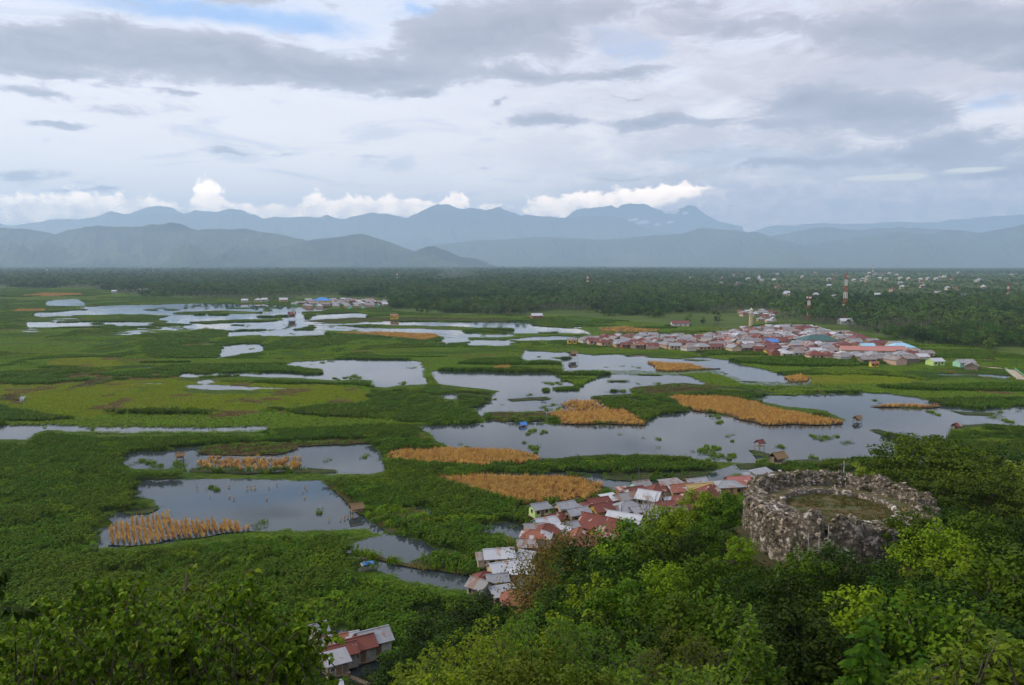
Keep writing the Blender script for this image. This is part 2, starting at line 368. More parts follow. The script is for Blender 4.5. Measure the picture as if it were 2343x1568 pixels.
# ------------------------------------------------------------------ outlines on the plain, traced in the photograph and laid on the ground
def rough(poly, seed=0, amp=1.0):
    P = at(np.array([p[0] for p in poly], float), np.array([p[1] for p in poly], float))[:, :2]
    out = []
    for i in range(len(P)):
        a, b = P[i], P[(i + 1) % len(P)]; L = np.linalg.norm(b - a); d = max(60., (a[1] + b[1]) / 2)
        n = max(1, int(L / (d * 0.012)))
        for q in range(n): out.append(a + (b - a) * q / n)
    out = np.array(out); dd = np.maximum(60, out[:, 1])
    wl = dd * 0.02
    ox = (fbm(out[:, 0] / wl, out[:, 1] / wl, 100 + seed, 3) - .5); oy = (fbm(out[:, 0] / wl, out[:, 1] / wl, 200 + seed, 3) - .5)
    out[:, 0] += ox * dd * 0.016 * amp; out[:, 1] += oy * dd * 0.016 * amp
    return out
WATER = [
 [(60,720),(75,715),(120,714),(170,710),(230,709),(190,704),(240,699),(350,697),(450,694),(590,697),(640,700),(690,705),(680,716),(700,722),(690,727),(720,735),(705,740),(690,748),(640,751),(560,750),(520,753),(470,748),(400,752),(330,750),(380,745),(440,743),(430,738),(370,736),(350,730),(380,722),(430,716),(360,718),(270,716),(160,719),(100,722)],
 [(55,744),(65,736),(140,738),(200,736),(290,736),(362,737),(362,741),(250,743),(150,745),(100,746)],
 [(92,696),(98,688),(160,684),(200,690),(205,697),(120,698)], [(700,723),(760,718),(800,716),(842,719),(830,724),(760,727),(715,729)],
 [(560,704),(600,700),(680,703),(760,704),(745,709),(660,712),(590,712)],
 [(610,712),(700,712),(705,719),(640,722)],
 [(820,739),(860,736),(960,736),(1080,738),(1180,737),(1235,746),(1340,755),(1362,765),(1250,768),(1180,765),(1130,768),(1050,768),(960,759),(870,757),(760,752),(700,748),(740,742)],
 [(590,757),(650,754),(745,756),(742,764),(680,765),(600,764)], [(505,760),(560,757),(600,758),(590,763),(520,766)],
 [(1010,770),(1068,767),(1072,778),(1018,782)], [(1165,777),(1220,771),(1330,770),(1300,779),(1190,784)],
 [(490,793),(545,787),(600,786),(617,793),(610,799),(560,803),(520,811),(490,815),(500,803),(510,798)],
 [(560,840),(585,836),(645,835),(675,828),(745,824),(757,821),(835,822),(923,824),(957,827),(958,833),(968,845),(963,855),(973,873),(970,879),(910,883),(877,887),(850,883),(838,882),(850,876),(848,869),(810,868),(760,870),(710,866),(650,863),(590,863),(540,861),(500,862),(450,864),(408,862),(415,854),(440,852),(470,857),(560,852),(640,852),(600,844)],
 [(418,882),(470,879),(490,874),(478,868),(440,874),(455,879),(520,882),(600,886),(598,892),(500,893),(430,889)],
 [(96,858),(140,857),(215,852),(210,857),(150,861)], [(43,920),(52,902),(61,902),(56,920)],
 [(988,853),(1000,850),(1090,851),(1171,853),(1235,853),(1280,855),(1297,870),(1318,883),(1322,889),(1270,895),(1200,895),(1130,894),(1080,888),(1060,885),(1008,880),(1000,868)],
 [(1330,884),(1335,875),(1365,860),(1420,857),(1500,858),(1570,860),(1592,868),(1618,879),(1590,883),(1540,878),(1470,884),(1445,891),(1450,900),(1440,906),(1370,909),(1360,916),(1395,938),(1300,945),(1255,945),(1240,968),(1180,972),(1100,972),(1110,962),(1085,935),(1080,925),(1130,905),(1150,893),(1260,894),(1318,886)],
 [(1010,903),(1060,900),(1075,912),(1040,915),(1012,912)],
 [(940,975),(1050,971),(1110,967),(1180,968),(1230,968),(1255,970),(1470,974),(1500,950),(1530,940),(1580,940),(1720,962),(1800,970),(1930,968),(1930,960),(1880,940),(1800,930),(1700,914),(1757,905),(1880,902),(2040,900),(2100,912),(2160,930),(2240,938),(2342,930),(2480,925),(2500,975),(2342,974),(2200,974),(2180,985),(2190,998),(2130,1010),(2150,1060),(2000,1080),(1850,1065),(1700,1058),(1600,1056),(1560,1046),(1500,1043),(1400,1044),(1270,1053),(1235,1053),(1200,1040),(1150,1032),(1100,1030),(1040,1027),(1000,1010),(975,990)],
 [(1191,824),(1196,800),(1250,801),(1290,806),(1400,810),(1430,812),(1500,813),(1590,818),(1593,806),(1612,808),(1602,818),(1690,828),(1720,840),(1760,852),(1800,860),(1850,862),(1855,872),(1760,875),(1720,874),(1680,862),(1650,851),(1620,846),(1500,851),(1460,849),(1400,848),(1330,846),(1280,851),(1280,827),(1240,823)],
 [(1060,778),(1170,778),(1175,786),(1080,786)],
 [(-130,974),(0,974),(100,973),(120,971),(180,976),(290,978),(400,979),(500,979),(570,974),(608,975),(610,986),(500,990),(400,991),(290,991),(170,989),(110,984),(80,991),(65,1009),(40,1006),(-130,1003)],
 [(273,1052),(290,1037),(350,1034),(400,1027),(445,1024),(480,1020),(560,1018),(680,1016),(760,1013),(850,1010),(870,1033),(887,1063),(882,1078),(850,1086),(760,1086),(720,1084),(600,1086),(430,1081),(415,1071),(350,1076),(290,1073)],
 [(308,1104),(340,1100),(430,1098),(580,1097),(745,1100),(780,1130),(805,1155),(830,1180),(865,1200),(893,1212),(870,1222),(835,1212),(700,1214),(585,1218),(500,1228),(380,1244),(250,1256),(180,1260),(150,1260),(195,1250),(230,1240),(235,1228),(185,1226),(220,1212),(255,1205),(265,1195),(213,1180),(260,1172),(330,1170),(362,1160),(340,1145),(290,1133),(310,1120)],
 [(783,1254),(845,1232),(893,1218),(918,1224),(960,1237),(1010,1257),(1075,1275),(1050,1285),(985,1270),(940,1290),(900,1285),(850,1277),(795,1266)],
 [(778,1281),(800,1281),(850,1284),(930,1294),(1000,1306),(1085,1320),(1180,1325),(1180,1380),(1100,1370),(1060,1350),(1000,1347),(940,1337),(900,1317),(860,1311),(820,1296)],
 [(1090,1203),(1110,1198),(1171,1195),(1240,1195),(1260,1215),(1200,1250),(1150,1222),(1100,1212)], [(953,1166),(975,1158),(1002,1168),(990,1183),(960,1178)],
 [(1030,1086),(1100,1084),(1240,1083),(1330,1081),(1400,1088),(1445,1104),(1520,1100),(1640,1075),(1700,1058),(1770,1056),(1800,1072),(1740,1110),(1600,1150),(1480,1160),(1430,1130),(1380,1112),(1340,1097),(1250,1088)],
 [(1250,1165),(1330,1170),(1400,1190),(1330,1240),(1230,1240),(1190,1200)], [(690,1490),(760,1440),(830,1450),(900,1500),(840,1568),(740,1568)],
 [(2080,858),(2200,854),(2320,860),(2342,868),(2300,866),(2200,860)], [(2260,935),(2342,930),(2342,945),(2270,948)],
]
GREEN = [   # reed islands and banks standing in the water
 [(585,838),(620,836),(655,839),(690,846),(727,849),(730,857),(700,858),(640,851),(590,852)],
 [(470,742),(560,737),(600,737),(650,733),(640,729),(560,733),(480,736),(440,739)], [(425,715),(500,712),(560,713),(600,716),(560,719),(480,719)],
 [(760,745),(870,744),(960,747),(1050,749),(1170,752),(1170,757),(1050,756),(960,753),(850,751)], [(1060,757),(1130,758),(1170,763),(1120,766),(1070,762)], [(1171,763),(1340,764),(1350,769),(1190,771)],
 [(1171,782),(1290,780),(1340,785),(1330,790),(1200,791)],
 [(1196,795),(1230,794),(1290,797),(1291,806),(1200,803)], [(1290,793),(1310,784),(1400,803),(1406,810),(1350,812),(1300,807)], [(1471,812),(1475,803),(1590,811),(1594,819),(1560,822),(1480,818)],
 [(1425,812),(1445,809),(1446,815),(1428,816)],
 [(1355,908),(1390,905),(1450,902),(1460,890),(1480,884),(1560,878),(1640,884),(1720,892),(1780,900),(1700,912),(1600,904),(1525,904),(1560,930),(1580,944),(1500,950),(1460,950),(1400,940),(1362,920)],
 [(1250,948),(1240,966),(1180,965),(1130,966),(1110,955),(1125,945),(1180,945),(1240,942)],
 [(1050,898),(1075,900),(1130,905),(1125,920),(1090,932),(1060,925)], [(1170,915),(1250,908),(1262,914),(1180,920)], [(1262,890),(1310,887),(1320,893),(1270,896)], [(1236,892),(1255,889),(1258,897),(1240,898)],
 [(1235,1052),(1300,1048),(1400,1042),(1500,1041),(1570,1046),(1620,1060),(1600,1078),(1530,1090),(1440,1096),(1390,1088),(1330,1081),(1240,1080)],
 [(1370,1093),(1470,1085),(1620,1078),(1630,1084),(1560,1096),(1450,1105),(1400,1100)],
 [(1690,1064),(1800,1056),(1960,1050),(2060,1046),(2080,1066),(1960,1080),(1800,1078),(1700,1074)],
 [(1990,982),(2010,983),(2060,996),(2110,1012),(2100,1016),(2040,1003),(1995,988)],
 [(2175,1000),(2185,975),(2240,972),(2342,974),(2480,978),(2500,1040),(2342,1030),(2260,1020),(2200,1005)],
 [(2170,940),(2230,944),(2280,947),(2260,951),(2200,948)], [(1280,1150),(1340,1145),(1390,1160),(1330,1175),(1270,1170)],
 [(940,1290),(960,1280),(1000,1264),(1060,1270),(1100,1290),(1090,1318),(1040,1310),(980,1300)], [(430,1082),(440,1070),(600,1074),(620,1071),(700,1073),(770,1076),(772,1082),(700,1085),(560,1087)],
 [(1180,1163),(1240,1155),(1290,1170),(1280,1200),(1215,1210),(1175,1195)], [(262,1172),(330,1165),(362,1158),(365,1166),(330,1178),(290,1178)],
 [(868,1208),(900,1213),(918,1222),(890,1224)], [(1715,1030),(1735,1033),(1800,1052),(1780,1056),(1730,1042)],
]
MAT = [     # brown green floating mats
 [(450,1040),(480,1024),(560,1014),(680,1012),(675,1030),(640,1041),(560,1043),(500,1046)], [(676,1022),(690,1012),(760,1007),(850,1007),(845,1014),(760,1020)],
 [(880,1180),(930,1165),(965,1172),(985,1185),(960,1200),(910,1202)], [(1130,944),(1240,945),(1240,962),(1150,966),(1120,958)], [(1440,888),(1500,882),(1560,880),(1660,890),(1600,902),(1480,905)],
 [(700,735),(800,728),(1000,726),(1170,732),(1170,738),(1000,735),(850,736),(760,740)], [(0,905),(40,905),(45,918),(0,918)], [(110,862),(240,848),(262,853),(180,860)], [(155,890),(230,862),(272,870),(200,886)],
 [(745,1099),(756,1098),(832,1170),(908,1213),(893,1217),(815,1176)], [(812,1265),(850,1276),(940,1290),(1010,1302),(1085,1316),(1080,1320),(1000,1307),(930,1296),(850,1282),(805,1272)],
]
CORN = [   # fields of dry corn: outline, rows' direction (degrees in plan), spacing, share of plants still standing
 ([(880,1050),(880,1037),(930,1032),(1020,1027),(1100,1027),(1180,1033),(1230,1045),(1240,1056),(1180,1064),(1100,1068),(1000,1066),(900,1060)], 60, .8, 1, 'broad dry corn field standing by the long lake arm'),
 ([(985,1093),(1100,1090),(1240,1090),(1300,1092),(1370,1110),(1378,1124),(1370,1140),(1330,1149),(1280,1152),(1180,1156),(1100,1132),(1050,1116)], 138, .85, 1, 'dry corn field with dark furrows just behind the lime green stilt house'),
 ([(1250,945),(1275,942),(1430,940),(1470,965),(1476,974),(1400,973),(1280,971),(1260,956)], 30, .85, 1, 'slanted dry corn field by the blue roofed raft'),
 ([(1285,922),(1320,913),(1360,915),(1395,936),(1390,942),(1300,942)], 30, 1.2, .55, 'patchy thinned dry corn standing in water behind the slanted field'),
 ([(1523,907),(1600,905),(1680,911),(1750,927),(1800,942),(1850,952),(1920,962),(1930,970),(1860,975),(1750,973),(1700,963),(1640,948),(1580,939),(1550,922)], 45, .9, .95, 'long tapering dry corn field reaching right into the big lake'),
 ([(1476,830),(1580,834),(1617,846),(1560,850),(1500,850)], 30, 1.2, 1, 'small brown corn field below the far village'),
 ([(770,763),(880,761),(1000,765),(1010,773),(980,779),(880,771)], 10, 2.0, 1, 'far narrow strip of dry corn across the marsh'),
 ([(455,1047),(560,1045),(690,1047),(702,1076),(640,1081),(500,1076),(440,1072)], 60, 1.6, .5, 'thin scattered dry corn in the left mid pond'),
 ([(241,1252),(250,1212),(272,1197),(330,1184),(385,1172),(392,1194),(480,1190),(572,1204),(575,1217),(500,1227),(400,1238),(300,1253)], math.degrees(math.atan2(*(at(291, 1195) - at(300, 1250))[[1, 0]])), 1.0, 1.0, 'nearest dry corn in clear upright rows standing in the pond'),
 ([(1366,751),(1430,749),(1508,757),(1480,762),(1380,760)], 20, 2.4, .9, 'brown fallow crop strip above the far village'),
 ([(1795,866),(1830,860),(1857,868),(1850,876),(1810,876)], 20, 1.6, .9, 'dry corn tip at the end of the far pond'),
 ([(1120,843),(1160,838),(1170,842),(1165,848),(1130,848)], 20, 1.6, .9, 'little dry corn patch in the green reeds'),
 ([(1995,931),(2040,927),(2155,928),(2160,932),(2080,935),(2010,934)], 10, 1.3, .8, 'narrow dry corn bar on the islet of the big lake'),
 ([(42,677),(90,671),(190,671),(197,676),(120,679)], 5, 3.5, 1, 'farthest brown field at the left by the woods'),
 ([(20,711),(60,707),(100,708),(95,713),(40,714)], 5, 3.5, .9, 'brown strip beside the far left pond'),
 ([(820,1178),(850,1165),(835,1185),(800,1196),(700,1200),(640,1196),(740,1180)], 50, 1.5, .22, 'sparse stubble of corn stalks in the pond beside the thatched hut'),
 ([(420,1105),(560,1108),(740,1110),(760,1140),(640,1150),(520,1145),(430,1130)], 20, 2.2, .13, 'scattered broken stalks in the far half of the nearest pond'),
]
_rs = random.Random(9)
def sliver(x, y, w_, h_):
    return [(x - w_, y), (x - w_ * .5, y - h_ * _rs.uniform(.4, 1)), (x + w_ * .1, y - h_ * _rs.uniform(.6, 1)), (x + w_ * .6, y - h_ * _rs.uniform(.3, .9)), (x + w_, y + h_ * .1), (x + w_ * .4, y + h_ * _rs.uniform(.4, 1)), (x - w_ * .3, y + h_ * _rs.uniform(.4, 1))]
for _ in range(46):                                        # small flooded strips around the far ponds
    a_ = _rs.random(); x_, y_ = (_rs.uniform(20, 780), _rs.uniform(696, 768)) if a_ < .5 else (_rs.uniform(780, 1380), _rs.uniform(732, 790)) if a_ < .85 else (_rs.uniform(300, 700), _rs.uniform(838, 895))
    WATER.append(sliver(x_, y_, _rs.uniform(10, 52), _rs.uniform(1.0, 2.4)))
for _ in range(34):
    x_, y_ = (_rs.uniform(200, 720), _rs.uniform(698, 750)) if _rs.random() < .6 else (_rs.uniform(1180, 1900), _rs.uniform(815, 935)); GREEN.append(sliver(x_, y_, _rs.uniform(8, 34), _rs.uniform(.8, 2.0)))
m, t, b, o = new_mat('lake_water')
P = t.pos(); wn = t.noise(t.scale(P, (1, .45, 1)), .012, 4, .5, .6)
rp = t.noise(t.scale(P, (.7, 1.4, 1)), 1.6, 3, .6)
b.inputs['Base Color'].default_value = (.030, .040, .042, 1); b.inputs['IOR'].default_value = 1.33
b.inputs['Specular IOR Level'].default_value = .5
t.put(b.inputs['Roughness'], t.step(wn, .42, .64, .015, .13))
bn = t.new('ShaderNodeBump'); bn.inputs['Distance'].default_value = .05; t.put(bn.inputs['Strength'], t.step(wn, .4, .65, .025, .16)); t.l.new(rp, bn.inputs['Height'])
t.l.new(bn.outputs[0], b.inputs['Normal']); m_water = m

def sheets(name, polys, z0, mat, seed, amp=1.0):
    V = []; F = []; W = []
    for i, p in enumerate(polys):
        q = rough(p, seed + i, amp); W.append(q); n = len(V)
        V += [(a[0], a[1], z0 + i * .001) for a in q]; F.append(tuple(range(n, n + len(q))))
    return obj(name, mesh_np(name, V, F, [mat])), W
m_bank = mat_plain('reed_bed', (.02, .035, .01), (.05, .05, .02), .3, .95, .1, 'pos')
m_mat = mat_plain('floating_mat', (.045, .055, .014), (.085, .06, .018), .25, .9, .1, 'pos')
m_mud = mat_plain('corn_mud', (.06, .045, .025), (.12, .08, .035), .6, .9, .1, 'pos')
wo, WW = sheets('lake', WATER, .02, m_water, 0)
KS = [(55 - 2.1) / 55 if w_[:, 1].mean() < 300 else (55 - 1.9) / 55 for w_ in WW]
V = []; F = []
for i, q in enumerate(WW):
    if q[:, 1].mean() > 420: n_ = len(V); V += [(a[0] * KS[i], a[1] * KS[i], .02 + (i + len(WW)) * .001) for a in q]; F.append(tuple(range(n_, n_ + len(q))))
old = wo.data; wo.data = mesh_np('lake', [tuple(v.co) for v in old.vertices] + V, [tuple(p.vertices) for p in old.polygons] + [tuple(len(old.vertices) + j for j in f) for f in F], [m_water])
W2 = [q * k for q, k in zip(WW, KS)]
props(wo, 'shallow lake water in many ponds and channels between reed beds', 'water', None, 'structure')
go_, GW = sheets('reed_banks', GREEN, .03 + .002 * len(WATER), m_bank, 300)
props(go_, 'low muddy banks under the reed islands', 'bank', None, 'structure')
mo_, MW = sheets('floating_mats', MAT, .25, m_mat, 400)
props(mo_, 'brown green mats of floating weed on the ponds', 'weed mat', None, 'structure')
CWd = [rough(cdef[0], 500 + i, 1.0) for i, cdef in enumerate(CORN)]

def inside(px, py, poly):
    r = np.zeros(len(px), bool)
    bb = (px > poly[:, 0].min()) & (px < poly[:, 0].max()) & (py > poly[:, 1].min()) & (py < poly[:, 1].max())
    ii = np.nonzero(bb)[0]
    if len(ii) == 0: return r
    x = px[ii]; y = py[ii]; q = np.zeros(len(ii), bool)
    x1, y1 = poly[:, 0], poly[:, 1]; x2, y2 = np.roll(x1, -1), np.roll(y1, -1)
    for a, b_, c_, d in zip(x1, y1, x2, y2):
        cnd = (b_ > y) != (d > y)
        if cnd.any(): q ^= cnd & (x < (c_ - a) * (y - b_) / (d - b_ + 1e-12) + a)
    r[ii] = q; return r
def cls(px, py):
    k = np.zeros(len(px), int)           # 0 marsh, 1 water, 2 mat, 3 corn, 4 hill, 5 wood
    for q in W2: k[inside(px, py, q)] = 1 if q[:, 1].mean() > 420 else 6       # low fringe on the near shores
    for q in WW: k[inside(px, py, q)] = 1
    fr = np.zeros(len(px), bool)
    for q in W2: fr |= inside(px, py, q)
    for q in GW: i_ = inside(px, py, q) & (inside(px * 1.024, py * 1.024, q) if q[:, 1].mean() < 330 else True); k[inside(px, py, q)] = 6; k[i_] = 0
    for q in MW: k[inside(px, py, q)] = 2
    for i, q in enumerate(CWd):
        if CORN[i][3] > .3: k[inside(px, py, q)] = 3
    near = (py < 262) & (px > -150) & (px < 240)
    ii = np.nonzero(near)[0]; tz = terr(px[ii], py[ii]); k[ii[tz > .12]] = 4
    return k
WOODLINE = np.array([(-400,658),(0,660),(200,660),(280,672),(330,680),(580,686),(660,690),(700,684),(880,684),(895,712),(1000,720),(1150,723),(1300,722),(1400,733),(1600,748),(1690,752),(1760,742),(1850,742),(1900,755),(1990,768),(2100,788),(2200,792),(2342,815),(2700,830)], float)
wl_ = at(WOODLINE[:, 0], WOODLINE[:, 1])
def woody(px, py):
    """true beyond the edge of the wood"""
    a = px / py; la = wl_[:, 0] / wl_[:, 1]
    return py > np.interp(a, la, wl_[:, 1])

# ------------------------------------------------------------------ marsh plants
m_reed = mat_leaf('reed_leaf', (.038, .088, .004), (.085, .155, .007), (.080, .125, .006), .02, .2, .22)
m_reed2 = mat_leaf('bright_reed_leaf', (.085, .16, .006), (.155, .24, .010), (.12, .18, .008), .02, .2, .25)
m_float = mat_leaf('floating_leaf', (.062, .13, .006), (.11, .19, .009), (.055, .115, .006), .02, .2, .25)
m_grass = mat_leaf('meadow_grass', (.16, .225, .008), (.24, .29, .014), (.24, .25, .03), .015, .2, .2)
m_dry = mat_leaf('dry_reed', (.16, .12, .05), (.22, .16, .07), None, .02, .2, .4)
m_weed = mat_leaf('brown_weed', (.06, .075, .018), (.11, .08, .025), (.09, .055, .02), .03, .2, .4)
m_corn = mat_leaf('dry_corn', (.40, .225, .06), (.63, .38, .125), (.46, .28, .09), .05, .2, .35)

def strip_leaves(rng, n, rad, h, wd, bend, seg=3):
    """n upright arched leaves within a disc: V, F"""
    a = rng.uniform(0, 2 * np.pi, n); r = rad * np.sqrt(rng.uniform(0, 1, n)); bx, by = r * np.cos(a), r * np.sin(a)
    d = rng.uniform(0, 2 * np.pi, n); hh = h * rng.uniform(.6, 1.1, n); bd = bend * rng.uniform(.4, 1.3, n) * hh
    ox, oy = np.cos(d), np.sin(d); sxx, syy = -oy, ox
    V = []; 
    for s in range(seg + 1):
        q = s / seg; ww = wd * (1 - q ** 2 * .85) * .5
        px, py, pz = bx + ox * bd * q ** 1.8, by + oy * bd * q ** 1.8, hh * (q - .35 * bend * q ** 2.5)
        V.append(np.stack([px - sxx * ww, py - syy * ww, pz], -1)); V.append(np.stack([px + sxx * ww, py + syy * ww, pz], -1))
    V = np.stack(V, 1).reshape(-1, 3); k = 2 * (seg + 1)
    f = np.concatenate([np.array([[2 * s, 2 * s + 1, 2 * s + 3, 2 * s + 2]]) for s in range(seg)])
    F = (np.arange(n)[:, None, None] * k + f[None]).reshape(-1, 4)
    return V, F
def leaf_cards(rng, C, Nrm, L, wd, droop=.0):
    """one folded leaf of length L, width wd at each point C facing Nrm"""
    n = len(C); Nrm = Nrm / np.linalg.norm(Nrm, axis=1, keepdims=True)
    rv = rng.normal(size=(n, 3)); rv[:, 2] -= droop * 2
    T = rv - (rv * Nrm).sum(1, keepdims=True) * Nrm; T /= np.linalg.norm(T, axis=1, keepdims=True)
    B = np.cross(Nrm, T); L = L * rng.uniform(.65, 1.2, (n, 1)); W = L * wd
    p0 = C - T * L * .5; p1 = C + B * W * .5 - T * L * .05 + Nrm * L * .06; p2 = C + T * L * .5 - Nrm * L * .08; p3 = C - B * W * .5 - T * L * .05 + Nrm * L * .06
    V = np.stack([p0, p1, p2, p3], 1).reshape(-1, 3); q = np.arange(n)[:, None] * 4
    F = np.concatenate([q + np.array([[0, 1, 2, 3]])], 0)
    return V, F
def proto(name, V, F, m): return obj(name, mesh_np(name, V, F, [m]), None, False)
rg = np.random.default_rng(5)
def reeds(name, m, n, h, wd, rad=1.15): V, F = strip_leaves(rg, n, rad, h, wd, .55); return proto(name, V, F, m)
def lowleaf(name, m, n, h, L, rad=1.2):
    C = np.stack([rg.uniform(-rad, rad, n), rg.uniform(-rad, rad, n), h * rg.uniform(.15, 1, n) ** .7], -1)
    V, F = leaf_cards(rg, C, np.stack([rg.normal(0, .55, n), rg.normal(0, .55, n), np.ones(n)], -1), L, .75); return proto(name, V, F, m)
def stalks(name, m, n, h, L, rad=1.1, nl=13):
    Vs = []; Fs = []; k = 0
    for i in range(n):
        a = rg.uniform(0, 6.28); r = rad * math.sqrt(rg.uniform(0, 1)); hh = h * rg.uniform(.7, 1.1); z = hh * rg.uniform(.35, 1.0, nl) ** .7; aa = rg.uniform(0, 6.28, nl); ro = L * .42 * (1.15 - .5 * z / hh)
        C = np.stack([r * math.cos(a) + np.cos(aa) * ro, r * math.sin(a) + np.sin(aa) * ro, z], -1)
        T = np.stack([np.cos(aa), np.sin(aa), rg.uniform(-.5, .55, nl)], -1); T /= np.linalg.norm(T, axis=1, keepdims=True); B = np.stack([-np.sin(aa), np.cos(aa), 0 * aa], -1); l_ = L * rg.uniform(.7, 1.15, (nl, 1)); w_ = l_ * .34
        V = np.stack([C - T * l_ * .5, C + B * w_ * .5 + (0, 0, .03), C + T * l_ * .5 - np.array([0, 0, .08]), C - B * w_ * .5 + (0, 0, .03)], 1).reshape(-1, 3)
        Vs.append(V); Fs.append(np.arange(4 * nl).reshape(-1, 4) + k); k += 4 * nl
    return proto(name, np.concatenate(Vs), np.concatenate(Fs), m)
def corn(name, n, m):
    Vs = []; Fs = []; k = 0
    for i in range(n):
        x = (i + rg.uniform(.2, .8)) / n * 1.2 - .6; y = rg.normal(0, .08); h = rg.uniform(1.1, 1.75)
        V, F = strip_leaves(rg, 6, .06, h * .95, .16, .65); V += (x, y, 0); Vs.append(V); Fs.append(F + k); k += len(V)
        s = np.array([(-.03, 0, 0), (.03, 0, 0), (.02, .02, h), (-.02, .02, h), (0, -.03, 0), (0, .03, 0), (.0, .03, h), (.0, -.02, h)]) + (x, y, 0)
        Vs.append(s); Fs.append(np.array([(0, 1, 2, 3), (4, 5, 6, 7)]) + k); k += 8
    return proto(name, np.concatenate(Vs), np.concatenate(Fs), m)
PR = [[reeds('tall_reed', m_reed, 56, 1.9, .17)], [reeds('reed', m_reed, 60, 1.5, .17)], [reeds('bright_reed', m_reed2, 60, 1.4, .17)],
      [lowleaf('water_spinach', m_float, 70, .75, .34)], [lowleaf('broad_water_leaf', m_reed2, 60, .55, .36)], [reeds('meadow_tuft', m_grass, 60, .45, .10, 1.25)], [reeds('dry_tuft', m_dry, 46, .8, .10)], [lowleaf('brown_weed', m_weed, 60, .22, .3)], [stalks('leafy_stalk', m_reed, 7, 1.75, .62)], [stalks('bright_leafy_stalk', m_reed2, 7, 1.55, .58)], [stalks('low_leafy_stalk', m_float, 8, 1.1, .5)]]
CORNP = [[corn('corn_row', 4, m_corn)], [corn('corn_row', 3, m_corn)], [corn('corn_row', 4, m_corn)]]
def jgrid(y0, y1, s, wid=.72, pad=18):
    ny = int((y1 - y0) / s); out = []
    for j in range(ny):
        y = y0 + (j + .5) * s; hw = wid * y + pad; nx = int(2 * hw / s)
        x = -hw + (np.arange(nx) + .5) * s; out.append(np.stack([x + RNG.uniform(-.5, .5, nx) * s, y + RNG.uniform(-.5, .5, nx) * s], -1))
    return np.concatenate(out)
bands = [(84, 260, 1.25, 1.0), (260, 520, 1.7, 1.25), (520, 900, 2.6, 1.7), (900, 1900, 4.6, 2.4)]
PP = []; SC = []; VR = []; TL = []
for (y0, y1, s, k) in bands:
    g = jgrid(y0, y1, s); c_ = cls(g[:, 0], g[:, 1]); wd = woody(g[:, 0], g[:, 1])
    x, y = g[:, 0], g[:, 1]
    d = y
    tall = fbm(x / 34, y / 60, 40, 4)                       # stands of reed, drawn out sideways
    band_ = fbm(x / (60 + d * .25), y / (16 + d * .03), 50, 4)
    u, v = pix((x, y, 0 * x))
    mead = np.exp(-((u - 250) / 520) ** 2 - ((v - 912) / 52) ** 2) + .9 * np.exp(-((u - 600) / 260) ** 2 - ((v - 905) / 34) ** 2) + .75 * np.exp(-((u - 1950) / 420) ** 2 - ((v - 870) / 16) ** 2) + .6 * np.exp(-((u - 200) / 300) ** 2 - ((v - 830) / 18) ** 2)
    mead = mead + (fbm(x / 40, y / 40, 60) - .5) * .9
    var = np.where(tall > .56, 0, np.where(tall > .45, 1, np.where(tall > .38, 2, 3)))
    rb = RNG.uniform(0, 1, len(x))
    var = np.where((band_ > .57) & (d > 230), 4, var)
    var = np.where((mead > .62) & (d > 215), 5, var)
    var = np.where((var == 5) & (fbm(x / 14, y / 14, 70) > .73), 6, var)
    var = np.where((d > 230) & (fbm(x / 26, y / 22, 88) > .76), 6, var)
    var = np.where((band_ > .69) & (d > 280), 0, var)
    nearleft = (d < 215); var = np.where(nearleft & (var >= 3), np.where(fbm(x / 20, y / 20, 75) > .6, 3, 1), var)
    var = np.where(nearleft & (var == 2) & (rb < .5), 1, var)
    var = np.where((d < 330) & (var <= 3) & (rb < np.interp(d, (200, 330), (.93, .5))), np.where(fbm(x / 7, y / 7, 77) > .70, 9, np.where(fbm(x / 16, y / 16, 78) > .68, 10, 8)), var)
    sc = k * (.90 + .25 * band_) * RNG.uniform(.88, 1.12, len(x))
    sc = np.where(var == 0, sc * (1.0 + .35 * (tall - .5)), sc)
    low_ = (c_ == 6); var = np.where(low_, np.where(rb < .6, 3, np.where(rb < .85, 4, 10)), var); sc = np.where(low_, sc * .8, sc)
    flat = np.interp(d, (200, 300, 480), (1, .8, .62)) * np.where((band_ > .69) & (d > 280), 1.45, 1)
    keep = ((c_ == 0) | low_) & (~wd)
    keep &= ~((fbm(x / 18, y / 10, 90) < .30) & (d > 120) & (rb < .7))
    # weed mats, stray clumps in the water
    mt = (c_ == 2) & (rb < .75); var = np.where(mt, np.where(RNG.uniform(0, 1, len(x)) < .8, np.where((d < 170) & (u > 735), np.where(rb < .45, 6, 2), 7), 3), var); keep |= mt
    tuft = (c_ == 1) & (d < 700) & (fbm(x / (4 + d * .012), y / (4 + d * .012), 95, 3) > .74 - .05 * np.exp(-((u - 1060) / 90) ** 2 - ((v - 1005) / 28) ** 2) * 2 - .05 * np.exp(-((u - 1200) / 120) ** 2 - ((v - 920) / 28) ** 2) * 2 - .09 * np.exp(-((u - 1680) / 80) ** 2 - ((v - 1045) / 14) ** 2) - .06 * np.exp(-((u - 330) / 60) ** 2 - ((v - 1055) / 16) ** 2))
    tuft &= rb < .7
    var = np.where(tuft, np.where(rb < .5, 3, 2), var); sc = np.where(tuft, sc * .62, sc); keep |= tuft
    z = np.where(c_ == 2, .26, np.where(tuft, .0, .05))
    PP.append(np.stack([x, y, z], -1)[keep]); SC.append(sc[keep]); TL.append((flat * np.where(low_, .26, 1) * sc / k * (1 + (k - 1) * .12))[keep]); VR.append(var[keep])
PP = np.concatenate(PP); SC = np.concatenate(SC); VR = np.concatenate(VR); TL = np.concatenate(TL)
scatter('marsh_plants', PP, RNG.uniform(0, 6.28, len(PP)), SC, VR, PR, 'dense green reeds, water spinach and meadow grass covering the marsh', 'marsh plants', TL)
print('marsh', len(PP))
